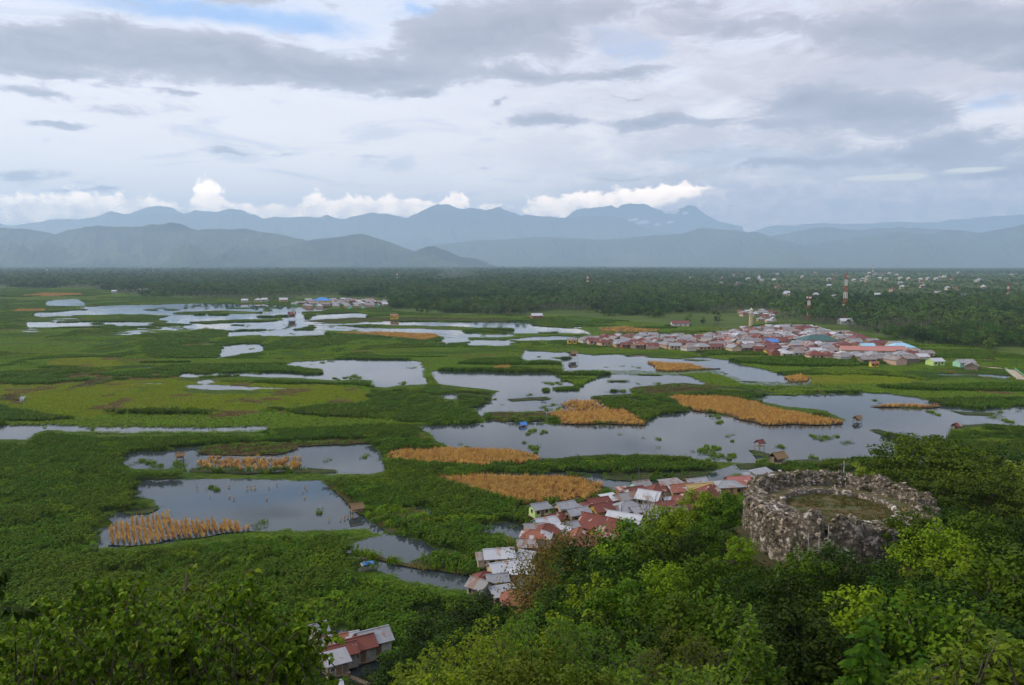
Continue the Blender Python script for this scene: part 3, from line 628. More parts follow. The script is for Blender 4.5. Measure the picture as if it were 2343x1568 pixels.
for i, (pl, ang_, sp, fr, lab) in enumerate(CORN):
    q = CWd[i]; c0 = q.mean(0); d = c0[1]; a = R(ang_); ex = np.array([math.cos(a), math.sin(a)]); ey = np.array([-ex[1], ex[0]])
    k = 1.0 if d < 420 else (1.5 if d < 600 else 2.4)
    L = np.abs(q - c0).sum(1).max(); st = 1.05 * k
    iu = np.arange(-L, L, st); iv = np.arange(-L, L, sp * (k if d > 420 else 1))
    U, W_ = np.meshgrid(iu, iv); U = U + RNG.uniform(-.2, .2, U.shape); W_ = W_ + RNG.normal(0, .07, W_.shape)
    pts = c0 + U.ravel()[:, None] * ex + W_.ravel()[:, None] * ey
    ok = inside(pts[:, 0], pts[:, 1], q) & (RNG.uniform(0, 1, len(pts)) < fr * (.55 + .9 * fbm(pts[:, 0] / 7, pts[:, 1] / 7, 33)))
    ok &= inside(pts[:, 0] * 1.01, pts[:, 1] * 1.01, q) if d < 330 else True; qi = q * .86 + c0 * .14; ok &= inside(pts[:, 0], pts[:, 1], qi) | (RNG.uniform(0, 1, len(pts)) < .6); pts = pts[ok]; n = len(pts)
    if fr > .3:
        me = mesh_np('dry_corn_bed', [(p[0], p[1], .28 + i * .001) for p in q], [tuple(range(len(q)))], [m_mud if fr > .6 and i != 8 else m_water])
        props(obj('corn_bed', me), 'muddy bed under the ' + lab.split(' standing')[0][:60], 'field', None, 'structure')
    scatter('dry_corn', np.concatenate([pts, np.full((n, 1), .2)], 1), a + RNG.normal(0, .1, n), k * RNG.uniform(.8, 1.15, n) * (1 if fr > .3 else .38) * (.85 if i == 8 else 1), RNG.integers(0, 3, n), CORNP, lab, 'corn field', RNG.uniform(.7, 1.1, n) * (.62 + .75 * fbm(pts[:, 0] / 5, pts[:, 1] / 5, 34)) * (1 if fr > .3 else .45))
# ------------------------------------------------------------------ mountains
def mat_mount(name, c1, c2, c3, sc):
    m, t, b, o = new_mat(name); P = t.pos()
    f = t.noise(P, sc, 8, .62); g = t.noise(P, sc * 9, 4, .6)
    col = t.mix(t.step(f, .42, .60), c1, c2); col = t.mix(t.math('MULTIPLY', t.step(t.noise(P, sc * 2.2, 5), .60, .68), .6), col, c3)
    col = t.mix(t.math('MULTIPLY', t.step(g, .35, .7), .5), col, tuple(x * .45 for x in c1))
    t.put(b.inputs['Base Color'], col); b.inputs['Roughness'].default_value = .95; b.inputs['Specular IOR Level'].default_value = .1
    return m
m_hills = mat_mount('forested_hill', (.006, .016, .012), (.046, .070, .020), (.11, .11, .045), .0016)
m_mtn = mat_mount('mountain_forest', (.035, .05, .025), (.05, .065, .03), (.09, .09, .05), .0009)
def ridge(name, sil, Y0, dep, mat, seed, label, crest_n=.014, spur=1.0, base=None):
    sil = np.array(sil, float); nx_ = 760; xs = np.linspace(sil[0, 0], sil[-1, 0], nx_)
    ys = np.interp(xs, sil[:, 0], sil[:, 1])
    H = np.array([on_plane(a, b_, Y0)[2] for a, b_ in zip(xs, ys)]); Xw = (xs - 1171) / FPX * (Y0 * CP) / 1.0
    Xw = np.array([on_plane(a, b_, Y0)[0] for a, b_ in zip(xs, ys)])
    H = np.maximum(H, 0); H = H * (1 + .07 * (fbm(Xw / (Y0 * .012), Xw * 0, seed + 31, 4) - .5))
    T = np.concatenate([np.linspace(-.02, 1, 80), np.linspace(1.06, 2, 16)[0:]])
    V = np.zeros((len(T), nx_, 3)); L = 900.0
    for j, tt in enumerate(T):
        u = tt if tt <= 1 else 2 - tt
        wob = ((.65 - np.abs(2 * fbm(Xw / (Y0 * .045) + tt * .7, np.full(nx_, tt * 1.4), seed, 5) - 1) * 1.9 - .25 * np.abs(2 * fbm(Xw / (Y0 * .013) + tt, np.full(nx_, tt * 3.), seed + 5, 3) - 1)) - .5)
        if tt <= 1:
            p = np.clip(1.15 + 3.0 * (fbm(Xw / (Y0 * .055), Xw * 0 + tt * 1.1, seed + 3, 5) - .40) * spur, .45, 2.8)
            hh = H * np.clip(u, 0, 1) ** p
            hh = hh * (1 + .75 * spur * wob * (4 * u * (1 - u))) + (-6 if tt < 0 else 0)
            hh = np.minimum(hh, H * (.25 + .75 * np.clip(u, 0, 1) ** .6))
        else: hh = H * u ** 1.3
        hh = hh + H.max() * crest_n * (fbm(Xw / (Y0 * .0035), np.full(nx_, tt * 12.), seed + 9, 3) - .5) * (0 if tt < 0.02 else 1)
        V[j, :, 0] = Xw * (1 - (1 - min(tt, 1.)) * dep / Y0 * .5); V[j, :, 1] = Y0 - dep * (1 - tt) + dep * .12 * wob * (u if tt < 1 else 0) * 1.0 * (1 - u); V[j, :, 2] = hh
    idx = np.arange(len(T) * nx_).reshape(len(T), nx_)
    F = np.stack([idx[:-1, :-1].ravel(), idx[:-1, 1:].ravel(), idx[1:, 1:].ravel(), idx[1:, :-1].ravel()], -1)
    o = obj(name, mesh_np(name, V.reshape(-1, 3), F, [mat], True)); return props(o, label, 'mountain', None, 'structure')
ridge('hill_range', [(-260,540),(-100,530),(0,522),(44,522),(84,529),(128,536),(151,527),(188,521),(222,517),(255,519),(302,520),(342,515),(386,511),(413,514),(453,526),(504,524),(537,526),(564,523),(591,531),(638,537),(688,548),(722,558),(760,580),(800,606)], 10000, 2000, m_hills, 1, 'nearest green hill range at the left with ribbed slopes', .012, 1.3)
ridge('hill_range', [(560,606),(600,585),(640,566),(690,556),(722,548),(749,546),(786,543),(803,536),(837,537),(867,547),(897,556),(927,569),(948,576),(990,590),(1040,606)], 9400, 1200, m_hills, 21, 'dark wooded hill in front of the left range', .014, 1.2)
ridge('hill_range', [(880,606),(930,588),(950,575),(974,566),(991,564),(1021,574),(1055,589),(1089,592),(1109,598),(1119,604),(1140,610)], 9000, 900, m_hills, 31, 'small conical wooded hill at the end of the left range', .014, 1.0)
ridge('mountain_range', [(-300,520),(-60,506),(0,511),(23,516),(67,511),(134,501),(181,504),(218,497),(252,484),(285,490),(330,489),(396,490),(420,490),(446,482),(493,486),(527,475),(551,480),(571,491),(601,499),(640,497),(671,498),(732,497),(747,491),(759,497),(787,501),(830,491),(850,487),(867,490),(880,487),(897,492),(931,498),(948,490),(974,479),(1001,469),(1028,470),(1052,479),(1078,474),(1109,482),(1125,477),(1142,473),(1152,480),(1189,492),(1206,490),(1240,495),(1290,501),(1340,495),(1391,494),(1424,501),(1458,517),(1520,535),(1600,560)], 23000, 5000, m_mtn, 41, 'long blue main mountain ridge with a knobbed summit', .008, 1.0)
ridge('mountain_range', [(270,500),(322,479),(340,475),(366,472),(396,479),(420,488),(460,500)], 25000, 1200, m_mtn, 51, 'pale summit rising behind the left part of the main ridge', .008)
ridge('mountain_range', [(1240,520),(1290,501),(1305,487),(1317,479),(1340,477),(1357,477),(1397,472),(1412,478),(1424,470),(1451,466),(1478,467),(1500,478),(1525,486),(1550,479),(1573,472),(1590,474),(1640,505),(1700,520)], 29500, 1400, m_mtn, 61, 'steep flat topped peaks under the cumulus right of centre', .008)
ridge('mountain_range', [(900,585),(960,570),(995,560),(1060,554),(1099,549),(1150,549),(1209,543),(1256,543),(1324,547),(1391,549),(1444,544),(1508,538),(1556,536),(1606,522),(1667,527),(1734,532),(1760,541),(1800,556),(1841,561),(1900,575),(2000,600)], 14500, 2400, m_mtn, 71, 'low hazy mid distance range across the centre', .010)
ridge('mountain_range', [(1640,600),(1700,560),(1744,545),(1791,551),(1841,561),(1892,554),(1955,544),(2009,536),(2059,529),(2127,537),(2170,526),(2211,529),(2244,534),(2288,524),(2342,514),(2420,503),(2700,500)], 13500, 2500, m_mtn, 81, 'hazy mid distance range at the right edge', .010)
ridge('mountain_range', [(1720,560),(1771,539),(1841,527),(1888,519),(1959,526),(2059,521),(2110,522),(2180,530),(2260,545)], 17000, 1500, m_mtn, 91, 'faint rounded hill behind the right mid distance range', .008)
ridge('mountain_range', [(1600,560),(1710,532),(1757,517),(1804,515),(1902,511),(1960,513),(2059,509),(2130,510),(2190,504),(2240,497),(2278,494),(2342,492),(2500,484),(2700,500)], 29000, 3000, m_mtn, 101, 'palest far mountains under the cloud bank at the right', .006)

# ------------------------------------------------------------------ wood on the plain
m_tree = mat_leaf('tree_foliage', (.035, .075, .014), (.065, .115, .02), (.025, .055, .014), .006, .2, .9)
m_tree2 = mat_leaf('yellow_green_foliage', (.07, .115, .018), (.11, .15, .022), (.045, .085, .016), .006, .2, .9)
m_palm = mat_leaf('palm_frond', (.05, .095, .018), (.095, .14, .026), (.035, .07, .016), .006, .2, .9)
m_bark = mat_plain('bark', (.12, .10, .08), (.06, .05, .04), 4, .9, .1)
m_palmbark = mat_plain('palm_bark', (.24, .22, .19), (.14, .12, .10), 5, .9, .1)
def crown_np(rng, Rr, Hh, ncl, nlf, leaf, z0, wd=.7, flat=.7, fill=.25, cr=.34):
    """leaves gathered in clumps spread through an uneven dome"""
    a = rng.uniform(0, 2 * np.pi, ncl); u = rng.uniform(-.25, 1, ncl); q = np.sqrt(np.clip(1 - u * u, 0, 1)); rr = rng.uniform(.62, 1.08, ncl)
    inn = rng.uniform(0, 1, ncl) < fill; rr = np.where(inn, rr * .55, rr)
    C = np.stack([Rr * rr * q * np.cos(a), Rr * rr * q * np.sin(a), z0 + Hh * (.35 + .65 * rr * u)], -1)
    cen = np.repeat(C, nlf, 0); csz = np.repeat(Rr * cr * rng.uniform(.6, 1.25, ncl), nlf)
    dv = rng.normal(size=(len(cen), 3)); dv /= np.linalg.norm(dv, axis=1, keepdims=True); dv[:, 2] *= flat
    rad = rng.uniform(.3, 1, len(cen)) ** .5
    Pp = cen + dv * (csz * rad)[:, None]
    Nn = dv * .8 + np.array([0, 0, .75]) + rng.normal(0, .38, dv.shape)
    V, F = leaf_cards(rng, Pp, Nn, leaf, wd, .3)
    return V, F, C
def trunk_mb(rng, h, r, C, nl, mat):
    mb = MB(); top = Vector((rng.normal(0, .03) * h, rng.normal(0, .03) * h, h))
    mid = top * .5 + Vector((rng.normal(0, .04) * h, rng.normal(0, .04) * h, 0))
    mb.tube([(0, 0, -.6), tuple(mid), tuple(top)], [r * 1.3, r, r * .6], 7)
    for c_ in C[rng.permutation(len(C))[:nl]]:
        s = mid.lerp(top, rng.uniform(.3, 1)); e = Vector(c_); m_ = s.lerp(e, .5) + Vector((0, 0, .08 * h))
        mb.tube([tuple(s), tuple(m_), tuple(e)], [r * .5, r * .33, r * .12], 5)
    return mb.mesh('trunk', mat, True)
def make_tree(name, rng, h, Rr, ch, ncl, nlf, leaf, mat, label, cat='tree', group=None, wd=.7, flat=.7, nl=7, link=True, fill=.25, bark=None, cr=.34):
    V, F, C = crown_np(rng, Rr, ch, ncl, nlf, leaf, h - ch, wd, flat, fill, cr)
    root = thing(name, (0, 0, -50), 0, label, cat, group)
    obj('trunk', trunk_mb(rng, max(h - ch * .75, h * .3), max(.06, h * .022), C, nl, bark or m_bark), root)
    obj('crown', mesh_np('crown', V, F, [mat]), root)
    return root
def make_palm(name, rng, h, label, group):
    mb = MB(); bx, by = rng.normal(0, .06) * h, rng.normal(0, .06) * h
    mb.tube([(0, 0, -.3), (bx * .3, by * .3, h * .5), (bx, by, h)], [.24, .17, .14], 6)
    root = thing(name, (0, 0, -50), 0, label, 'palm', group); obj('trunk', mb.mesh('trunk', m_palmbark, True), root)
    V = []; F = []
    for i in range(22):
        a = i * 2.399 + rng.uniform(-.2, .2); e = rng.uniform(-.35, 1.15); L = rng.uniform(3.2, 4.4); n0 = 6
        d = np.array([math.cos(a), math.sin(a)]); s = np.array([-d[1], d[0]]); px = np.array([bx, by, h])
        for k in range(n0):
            q = k / (n0 - 1); r_ = L * q * math.cos(e * (1 - .2 * q)); zz = L * (math.sin(e) * q - .55 * q * q)
            wdt = .62 * math.sin(math.pi * min(.97, .12 + .88 * q)) * 1.0
            for sg in (-1, 0, 1): V.append((px[0] + d[0] * r_ + s[0] * sg * wdt, px[1] + d[1] * r_ + s[1] * sg * wdt, px[2] + zz - abs(sg) * wdt * .75))
        b0 = len(V) - 3 * n0
        for k in range(n0 - 1):
            for sg in (0, 1): F.append((b0 + 3 * k + sg, b0 + 3 * k + sg + 1, b0 + 3 * k + sg + 4, b0 + 3 * k + sg + 3))
    obj('crown', mesh_np('crown', V, F, [m_palm]), root); return root
rt = np.random.default_rng(21)
PALM_L = 'slender coconut palm in the wood edging the marsh'; TREE_L = 'broad leafy tree in the wood edging the marsh'
FT = [make_palm('coconut_palm', rt, h, PALM_L, 'coconut palms along the wood edge') for h in (12.5, 14.5, 10.5)]
FT += [make_tree('broadleaf_tree', rt, h, r, c_, 26, 24, .85, mm, TREE_L, 'tree', 'broad leafy trees along the wood edge', nl=4) for h, r, c_, mm in ((10.5, 5.0, 8.5, m_tree), (9, 4.4, 7.6, m_tree2), (12.5, 5.5, 10, m_tree), (7, 3.6, 6.3, m_tree2))]
def houses_clear(x, y): return np.ones(len(x), bool)
pts = []
for (y0, y1, s) in ((300, 1000, 5.5), (1000, 1800, 8.5), (1800, 3200, 14), (3200, 8300, 29)):
    g = jgrid(y0, y1, s, .74, 10); x, y = g[:, 0], g[:, 1]
    dens_ = fbm(x / 60, y / 60, 120, 3)
    la = np.interp(x / y, wl_[:, 0] / wl_[:, 1], wl_[:, 1])
    edge = (y - la)
    keep = woody(x, y) & (dens_ > np.interp(edge, (0, 60, 180), (.52, .42, .26)))
    u, v = pix((x, y, 0 * x))
    # scattered trees on the fields in front of the wood, right of centre
    field = (u > 1180) & (u < 1760) & (v < 750) & (v > 716)
    keep &= ~(field & (fbm(x / 25, y / 25, 130) < .60))
    clear = ((u > 1690) & (u < 1850) & (v > 722) & (v < 742)) & (RNG.uniform(0, 1, len(x)) < .6); keep &= ~clear
    meadow = ((u > 2020) & (u < 2160) & (v > 752) & (v < 764)); keep &= ~meadow
    keep &= ~((y < 560) & (u < 2090))
    town = np.clip((u - 1500) / 300, 0, 1) * ((v < 690)) * (y < 4000); keep &= ~(RNG.uniform(0, 1, len(x)) < .62 * town)
    gk = g[keep]; pts.append(np.concatenate([gk, np.full((len(gk), 1), s)], 1))
pts = np.concatenate(pts); print('wood', len(pts))
n = len(pts)
sort = np.where(fbm(pts[:, 0] / 120, pts[:, 1] / 160, 140) + RNG.uniform(-.12, .12, n) > .5, RNG.integers(0, 3, n), RNG.integers(3, 7, n))
sort = np.where(pts[:, 1] < 620, np.where(RNG.uniform(0, 1, n) < .2, sort, RNG.integers(3, 7, n)), sort)
size = RNG.uniform(.5, 1.0, n) * RNG.choice([1, 1, 1.15, 1.4], n) * np.interp(pts[:, 2], (5.5, 8.5, 14, 26), (.85, 1, 1.15, 1.45))
u_, v_ = pix((pts[:, 0], pts[:, 1], 0 * pts[:, 0])); size *= 1 - .38 * np.clip((u_ - 1500) / 300, 0, 1) * (v_ < 690)
turn = RNG.uniform(0, 6.28, n)
FOREST = (pts, sort, size, turn)
# ------------------------------------------------------------------ house materials
def mat_roof(name, c1, c2, c3=None, share=.3, sheet=(.8, 2.2), streak=.5):
    """corrugated sheets: tone differs sheet by sheet, streaks run down the slope"""
    m, t, b, o = new_mat(name); v = t.objc()
    br = t.new('ShaderNodeTexBrick'); br.inputs['Scale'].default_value = 1; br.offset = .5
    br.inputs['Brick Width'].default_value = sheet[0]; br.inputs['Row Height'].default_value = sheet[1]; br.inputs['Mortar Size'].default_value = .0
    br.inputs['Color1'].default_value = (0, 0, 0, 1); br.inputs['Color2'].default_value = (1, 1, 1, 1); br.inputs['Bias'].default_value = 0
    mp = t.vmath('ADD', v, (0, 0, 0)); oc = t.new('ShaderNodeCombineXYZ'); r = t.orand(); t.l.new(t.math('MULTIPLY', r, 37.0), oc.inputs[0]); t.l.new(t.math('MULTIPLY', r, 91.0), oc.inputs[1])
    mp = t.vmath('ADD', v, oc.outputs[0]); t.l.new(mp, br.inputs['Vector'])
    s = t.new('ShaderNodeSeparateColor'); t.l.new(br.outputs['Color'], s.inputs[0]); k = s.outputs[0]
    st = t.noise(t.scale(mp, (5, .8, 1)), 1.2, 4, .6); bl = t.noise(mp, .5, 4)
    col = t.mix(t.math('ADD', t.math('MULTIPLY', st, streak), t.math('MULTIPLY', k, .5)), c1, c2)
    if c3: col = t.mix(t.step(t.math('ADD', t.math('MULTIPLY', k, .6), t.math('MULTIPLY', bl, .8)), 1.02 - share, 1.06 - share), col, c3)
    t.put(b.inputs['Base Color'], col); b.inputs['Roughness'].default_value = .55; b.inputs['Specular IOR Level'].default_value = .35
    wv = t.new('ShaderNodeTexWave', wave_type='BANDS', bands_direction='X'); wv.inputs['Scale'].default_value = 2.6; t.l.new(v, wv.inputs['Vector'])
    t.put(b.inputs['Normal'], t.bump(wv.outputs['Fac'], .5, .03)); return m
RF = dict(rust=mat_roof('rusted_sheet_roof', (.17, .036, .018), (.085, .018, .011), (.30, .22, .18), .07),
          orust=mat_roof('orange_rust_roof', (.27, .095, .045), (.14, .04, .022), (.34, .28, .24), .14),
          grey=mat_roof('grey_zinc_roof', (.19, .198, .215), (.28, .29, .31), (.24, .17, .14), .10),
          dgrey=mat_roof('weathered_grey_roof', (.165, .16, .16), (.25, .24, .24), (.20, .12, .09), .22),
          white=mat_roof('bright_zinc_roof', (.44, .455, .49), (.33, .345, .38), (.34, .26, .22), .07),
          patch=mat_roof('patchwork_roof', (.36, .37, .39), (.27, .26, .27), (.22, .075, .04), .42),
          yellow=mat_roof('yellowed_roof', (.40, .28, .085), (.30, .20, .06), (.33, .25, .13), .2),
          red=mat_roof('faded_red_roof', (.34, .12, .10), (.26, .085, .075), None),
          pink=mat_roof('pale_red_roof', (.38, .16, .14), (.33, .14, .12), None),
          blue=mat_roof('blue_roof', (.06, .20, .55), (.05, .17, .46), None), lblue=mat_roof('light_blue_roof', (.27, .52, .66), (.24, .46, .60), None),
          green=mat_roof('dark_green_roof', (.03, .10, .09), (.025, .08, .07), None), brown=mat_roof('maroon_roof', (.16, .04, .035), (.10, .028, .025), None),
          thatch=mat_plain('thatch', (.26, .17, .09), (.13, .085, .05), 7, .95, .1, 'obj', .6))
def wallm(n, c, d=None): return mat_plain(n, c, d or tuple(k * .68 for k in c), 1.1, .85, .2)
WL = dict(lime=wallm('lime_green_wall', (.42, .58, .20), (.36, .50, .18)), cream=wallm('cream_wall', (.50, .40, .26), (.38, .30, .19)), wood=wallm('grey_plank_wall', (.22, .18, .14), (.13, .105, .085)),
          tan=wallm('plywood_wall', (.44, .30, .17), (.34, .22, .12)), yellow=wallm('yellow_wall', (.60, .44, .05), (.48, .34, .05)), white=wallm('whitewashed_wall', (.52, .50, .46), (.38, .36, .33)),
          mint=wallm('mint_green_wall', (.30, .55, .42), (.24, .45, .34)), orange=wallm('orange_wall', (.58, .33, .13), (.48, .26, .10)), pink=wallm('pinkish_wall', (.48, .34, .28), (.36, .24, .19)),
          brick=wallm('brick_wall', (.30, .13, .075), (.20, .085, .05)), grey=wallm('cement_wall', (.33, .32, .30), (.22, .21, .20)), red=wallm('dark_red_wall', (.22, .035, .03)))
m_frame = mat_plain('window_frame', (.40, .34, .26), None, 3, .7); m_dark = mat_plain('dark_window', (.018, .02, .022), (.03, .03, .03), 2, .25, .5)
m_door = mat_plain('door_wood', (.12, .075, .045), (.20, .13, .08), 2, .7); m_post = mat_plain('stilt_wood', (.10, .085, .07), (.17, .145, .12), 3, .9)
m_deck = mat_plain('deck_plank', (.30, .22, .14), (.18, .13, .085), 2.5, .9); m_shut = mat_plain('green_shutter', (.20, .42, .06), None, 2, .7)
def roof_mesh(mb, kind, w, d, z, rh, ov, th=.07):
    a, b = w / 2 + ov, d / 2 + ov; k = rh / (d / 2); ze = z - ov * k; zr = z + rh + .04; ze += .04
    if kind == 'gable':
        mb.slab([(-a, -b, ze), (a, -b, ze), (a, 0, zr), (-a, 0, zr)], th); mb.slab([(a, b, ze), (-a, b, ze), (-a, 0, zr), (a, 0, zr)], th)
        mb.box(-a - .02, a + .02, -.11, .11, zr - .03, zr + .035)
    elif kind == 'hip':
        r_ = max(.05, a - b) if a > b else .05
        mb.slab([(-a, -b, ze), (a, -b, ze), (r_, 0, zr), (-r_, 0, zr)], th); mb.slab([(a, b, ze), (-a, b, ze), (-r_, 0, zr), (r_, 0, zr)], th)
        mb.slab([(a, -b, ze), (a, b, ze), (r_, 0, zr)], th); mb.slab([(-a, b, ze), (-a, -b, ze), (-r_, 0, zr)], th)
        mb.box(-r_ - .1, r_ + .1, -.1, .1, zr - .02, zr + .03)
        for sx in (-1, 1):
            for sy in (-1, 1): mb.tube([(sx * a, sy * b, ze + .02), (sx * r_, 0, zr + .02)], .06, 4)
    else:
        mb.slab([(-a, -b, z + .02), (a, -b, z + .02), (a, b, z + rh + .06), (-a, b, z + rh + .06)], th)
def wall_mesh(kind, w, d, z0, z1, rh):
    mb = MB(); a, b = w / 2, d / 2
    if kind == 'shed':
        z2 = z1 + rh * .9; p = [(-a, -b), (a, -b), (a, b), (-a, b)]; zt = [z1, z1, z2, z2]
        for i in range(4):
            j = (i + 1) % 4; mb.poly([(*p[i], z0), (*p[j], z0), (*p[j], zt[j]), (*p[i], zt[i])])
        mb.poly([(*p[i], zt[i]) for i in range(4)]); mb.poly([(*p[i], z0) for i in (3, 2, 1, 0)])
    elif kind == 'gable':
        mb.poly([(-a, -b, z0), (a, -b, z0), (a, -b, z1), (-a, -b, z1)]); mb.poly([(a, b, z0), (-a, b, z0), (-a, b, z1), (a, b, z1)])
        mb.poly([(a, -b, z0), (a, b, z0), (a, b, z1), (a, 0, z1 + rh - .06), (a, -b, z1)]); mb.poly([(-a, b, z0), (-a, -b, z0), (-a, -b, z1), (-a, 0, z1 + rh - .06), (-a, b, z1)])
        mb.poly([(-a, b, z0), (a, b, z0), (a, -b, z0), (-a, -b, z0)])
    else: mb.box(-a, a, -b, b, z0, z1)
    return mb
def opening(root, name, w, d, side, u, z, ow, oh, frame, pane, sub):
    """a framed opening set 3 cm proud of a wall; side: F front, B back, L, R ends"""
    f = MB(); t_ = .07
    f.box(-ow / 2 - t_, ow / 2 + t_, -.05, 0, -t_, 0); f.box(-ow / 2 - t_, ow / 2 + t_, -.05, 0, oh, oh + t_); f.box(-ow / 2 - t_, -ow / 2, -.05, 0, 0, oh); f.box(ow / 2, ow / 2 + t_, -.05, 0, 0, oh)
    p = MB(); p.box(-ow / 2, ow / 2, -.025, -.002, 0, oh)
    fo = f.build(name, frame, root); po = p.build(sub, pane, fo)
    ang_ = {'F': 0, 'R': math.pi / 2, 'B': math.pi, 'L': -math.pi / 2}[side]; off = d / 2 if side in 'FB' else w / 2; span = w if side in 'FB' else d
    fo.rotation_euler = (0, 0, ang_); q = Vector((u * span, -off - .004, z)); q.rotate(Matrix.Rotation(ang_, 3, 'Z')); fo.location = q
def house(label, p, w, d, hw, hs, kind, rh, rot, roof, wall, group, full=True, wins='FFLR', door='F', porch=False, shut=None, seed=0, gap=None, name='stilt_house'):
    w *= .80; d *= .80; hw *= .86; rh *= .80
    rng = random.Random(seed); root = thing(name if hs > .5 else 'house', p, R(rot), label, 'house', group)
    wall_mesh(kind, w, d, hs, hs + hw, rh).build('wall', WL[wall], root)
    rb = MB(); roof_mesh(rb, kind, w, d, hs + hw, rh, .38); rb.build('roof', RF[roof], root)
    if full:
        fb = MB(); fb.box(-w / 2 - .15, w / 2 + .15, -d / 2 - .15, d / 2 + .15, hs - .16, hs - .003); fb.build('floor_deck', m_deck, root)
        us = {'F': [-.28, .3, .02], 'L': [0, .28], 'R': [0, -.28], 'B': [0]}; cnt = {}
        for s in wins:
            i = cnt.get(s, 0); cnt[s] = i + 1
            opening(root, 'window', w, d, s, us[s][i % len(us[s])], hs + hw * .42, min(.9, w * .2), hw * .36, m_frame, shut or m_dark, 'pane')
        if door: opening(root, 'door', w, d, door, .02 if 'F' in door else .1, hs + .02, .8, min(1.9, hw * .82), m_frame, m_door, 'door_leaf')
        if hs > .5:
            nx_ = max(2, int(w / 1.5)); ny_ = max(2, int(d / 1.5))
            for i in range(nx_):
                for j in range(ny_):
                    x = -w / 2 + w * i / (nx_ - 1); y = -d / 2 + d * j / (ny_ - 1); sb = MB(); sb.tube([(x + rng.uniform(-.08, .08), y, -.5), (x, y, hs - .12)], .075, 5); sb.build('stilt', m_post, root)
        if porch:
            pb = MB(); pb.box(w / 2 + .16, w / 2 + 1.5, -d / 2, d / 2, hs - .16, hs - .02); pb.build('porch_deck', m_deck, root)
            qb = MB(); qb.slab([(w / 2 + .05, -d / 2 - .2, hs + hw - .12), (w / 2 + 1.7, -d / 2 - .2, hs + hw - .45), (w / 2 + 1.7, d / 2 + .2, hs + hw - .45), (w / 2 + .05, d / 2 + .2, hs + hw - .12)], .05); qb.build('porch_roof', RF[roof], root)
            for y in (-d / 2, d / 2):
                sb = MB(); sb.tube([(w / 2 + 1.45, y, -.4), (w / 2 + 1.45, y, hs + hw - .45)], .06, 5); sb.build('porch_post', m_post, root)
    return root
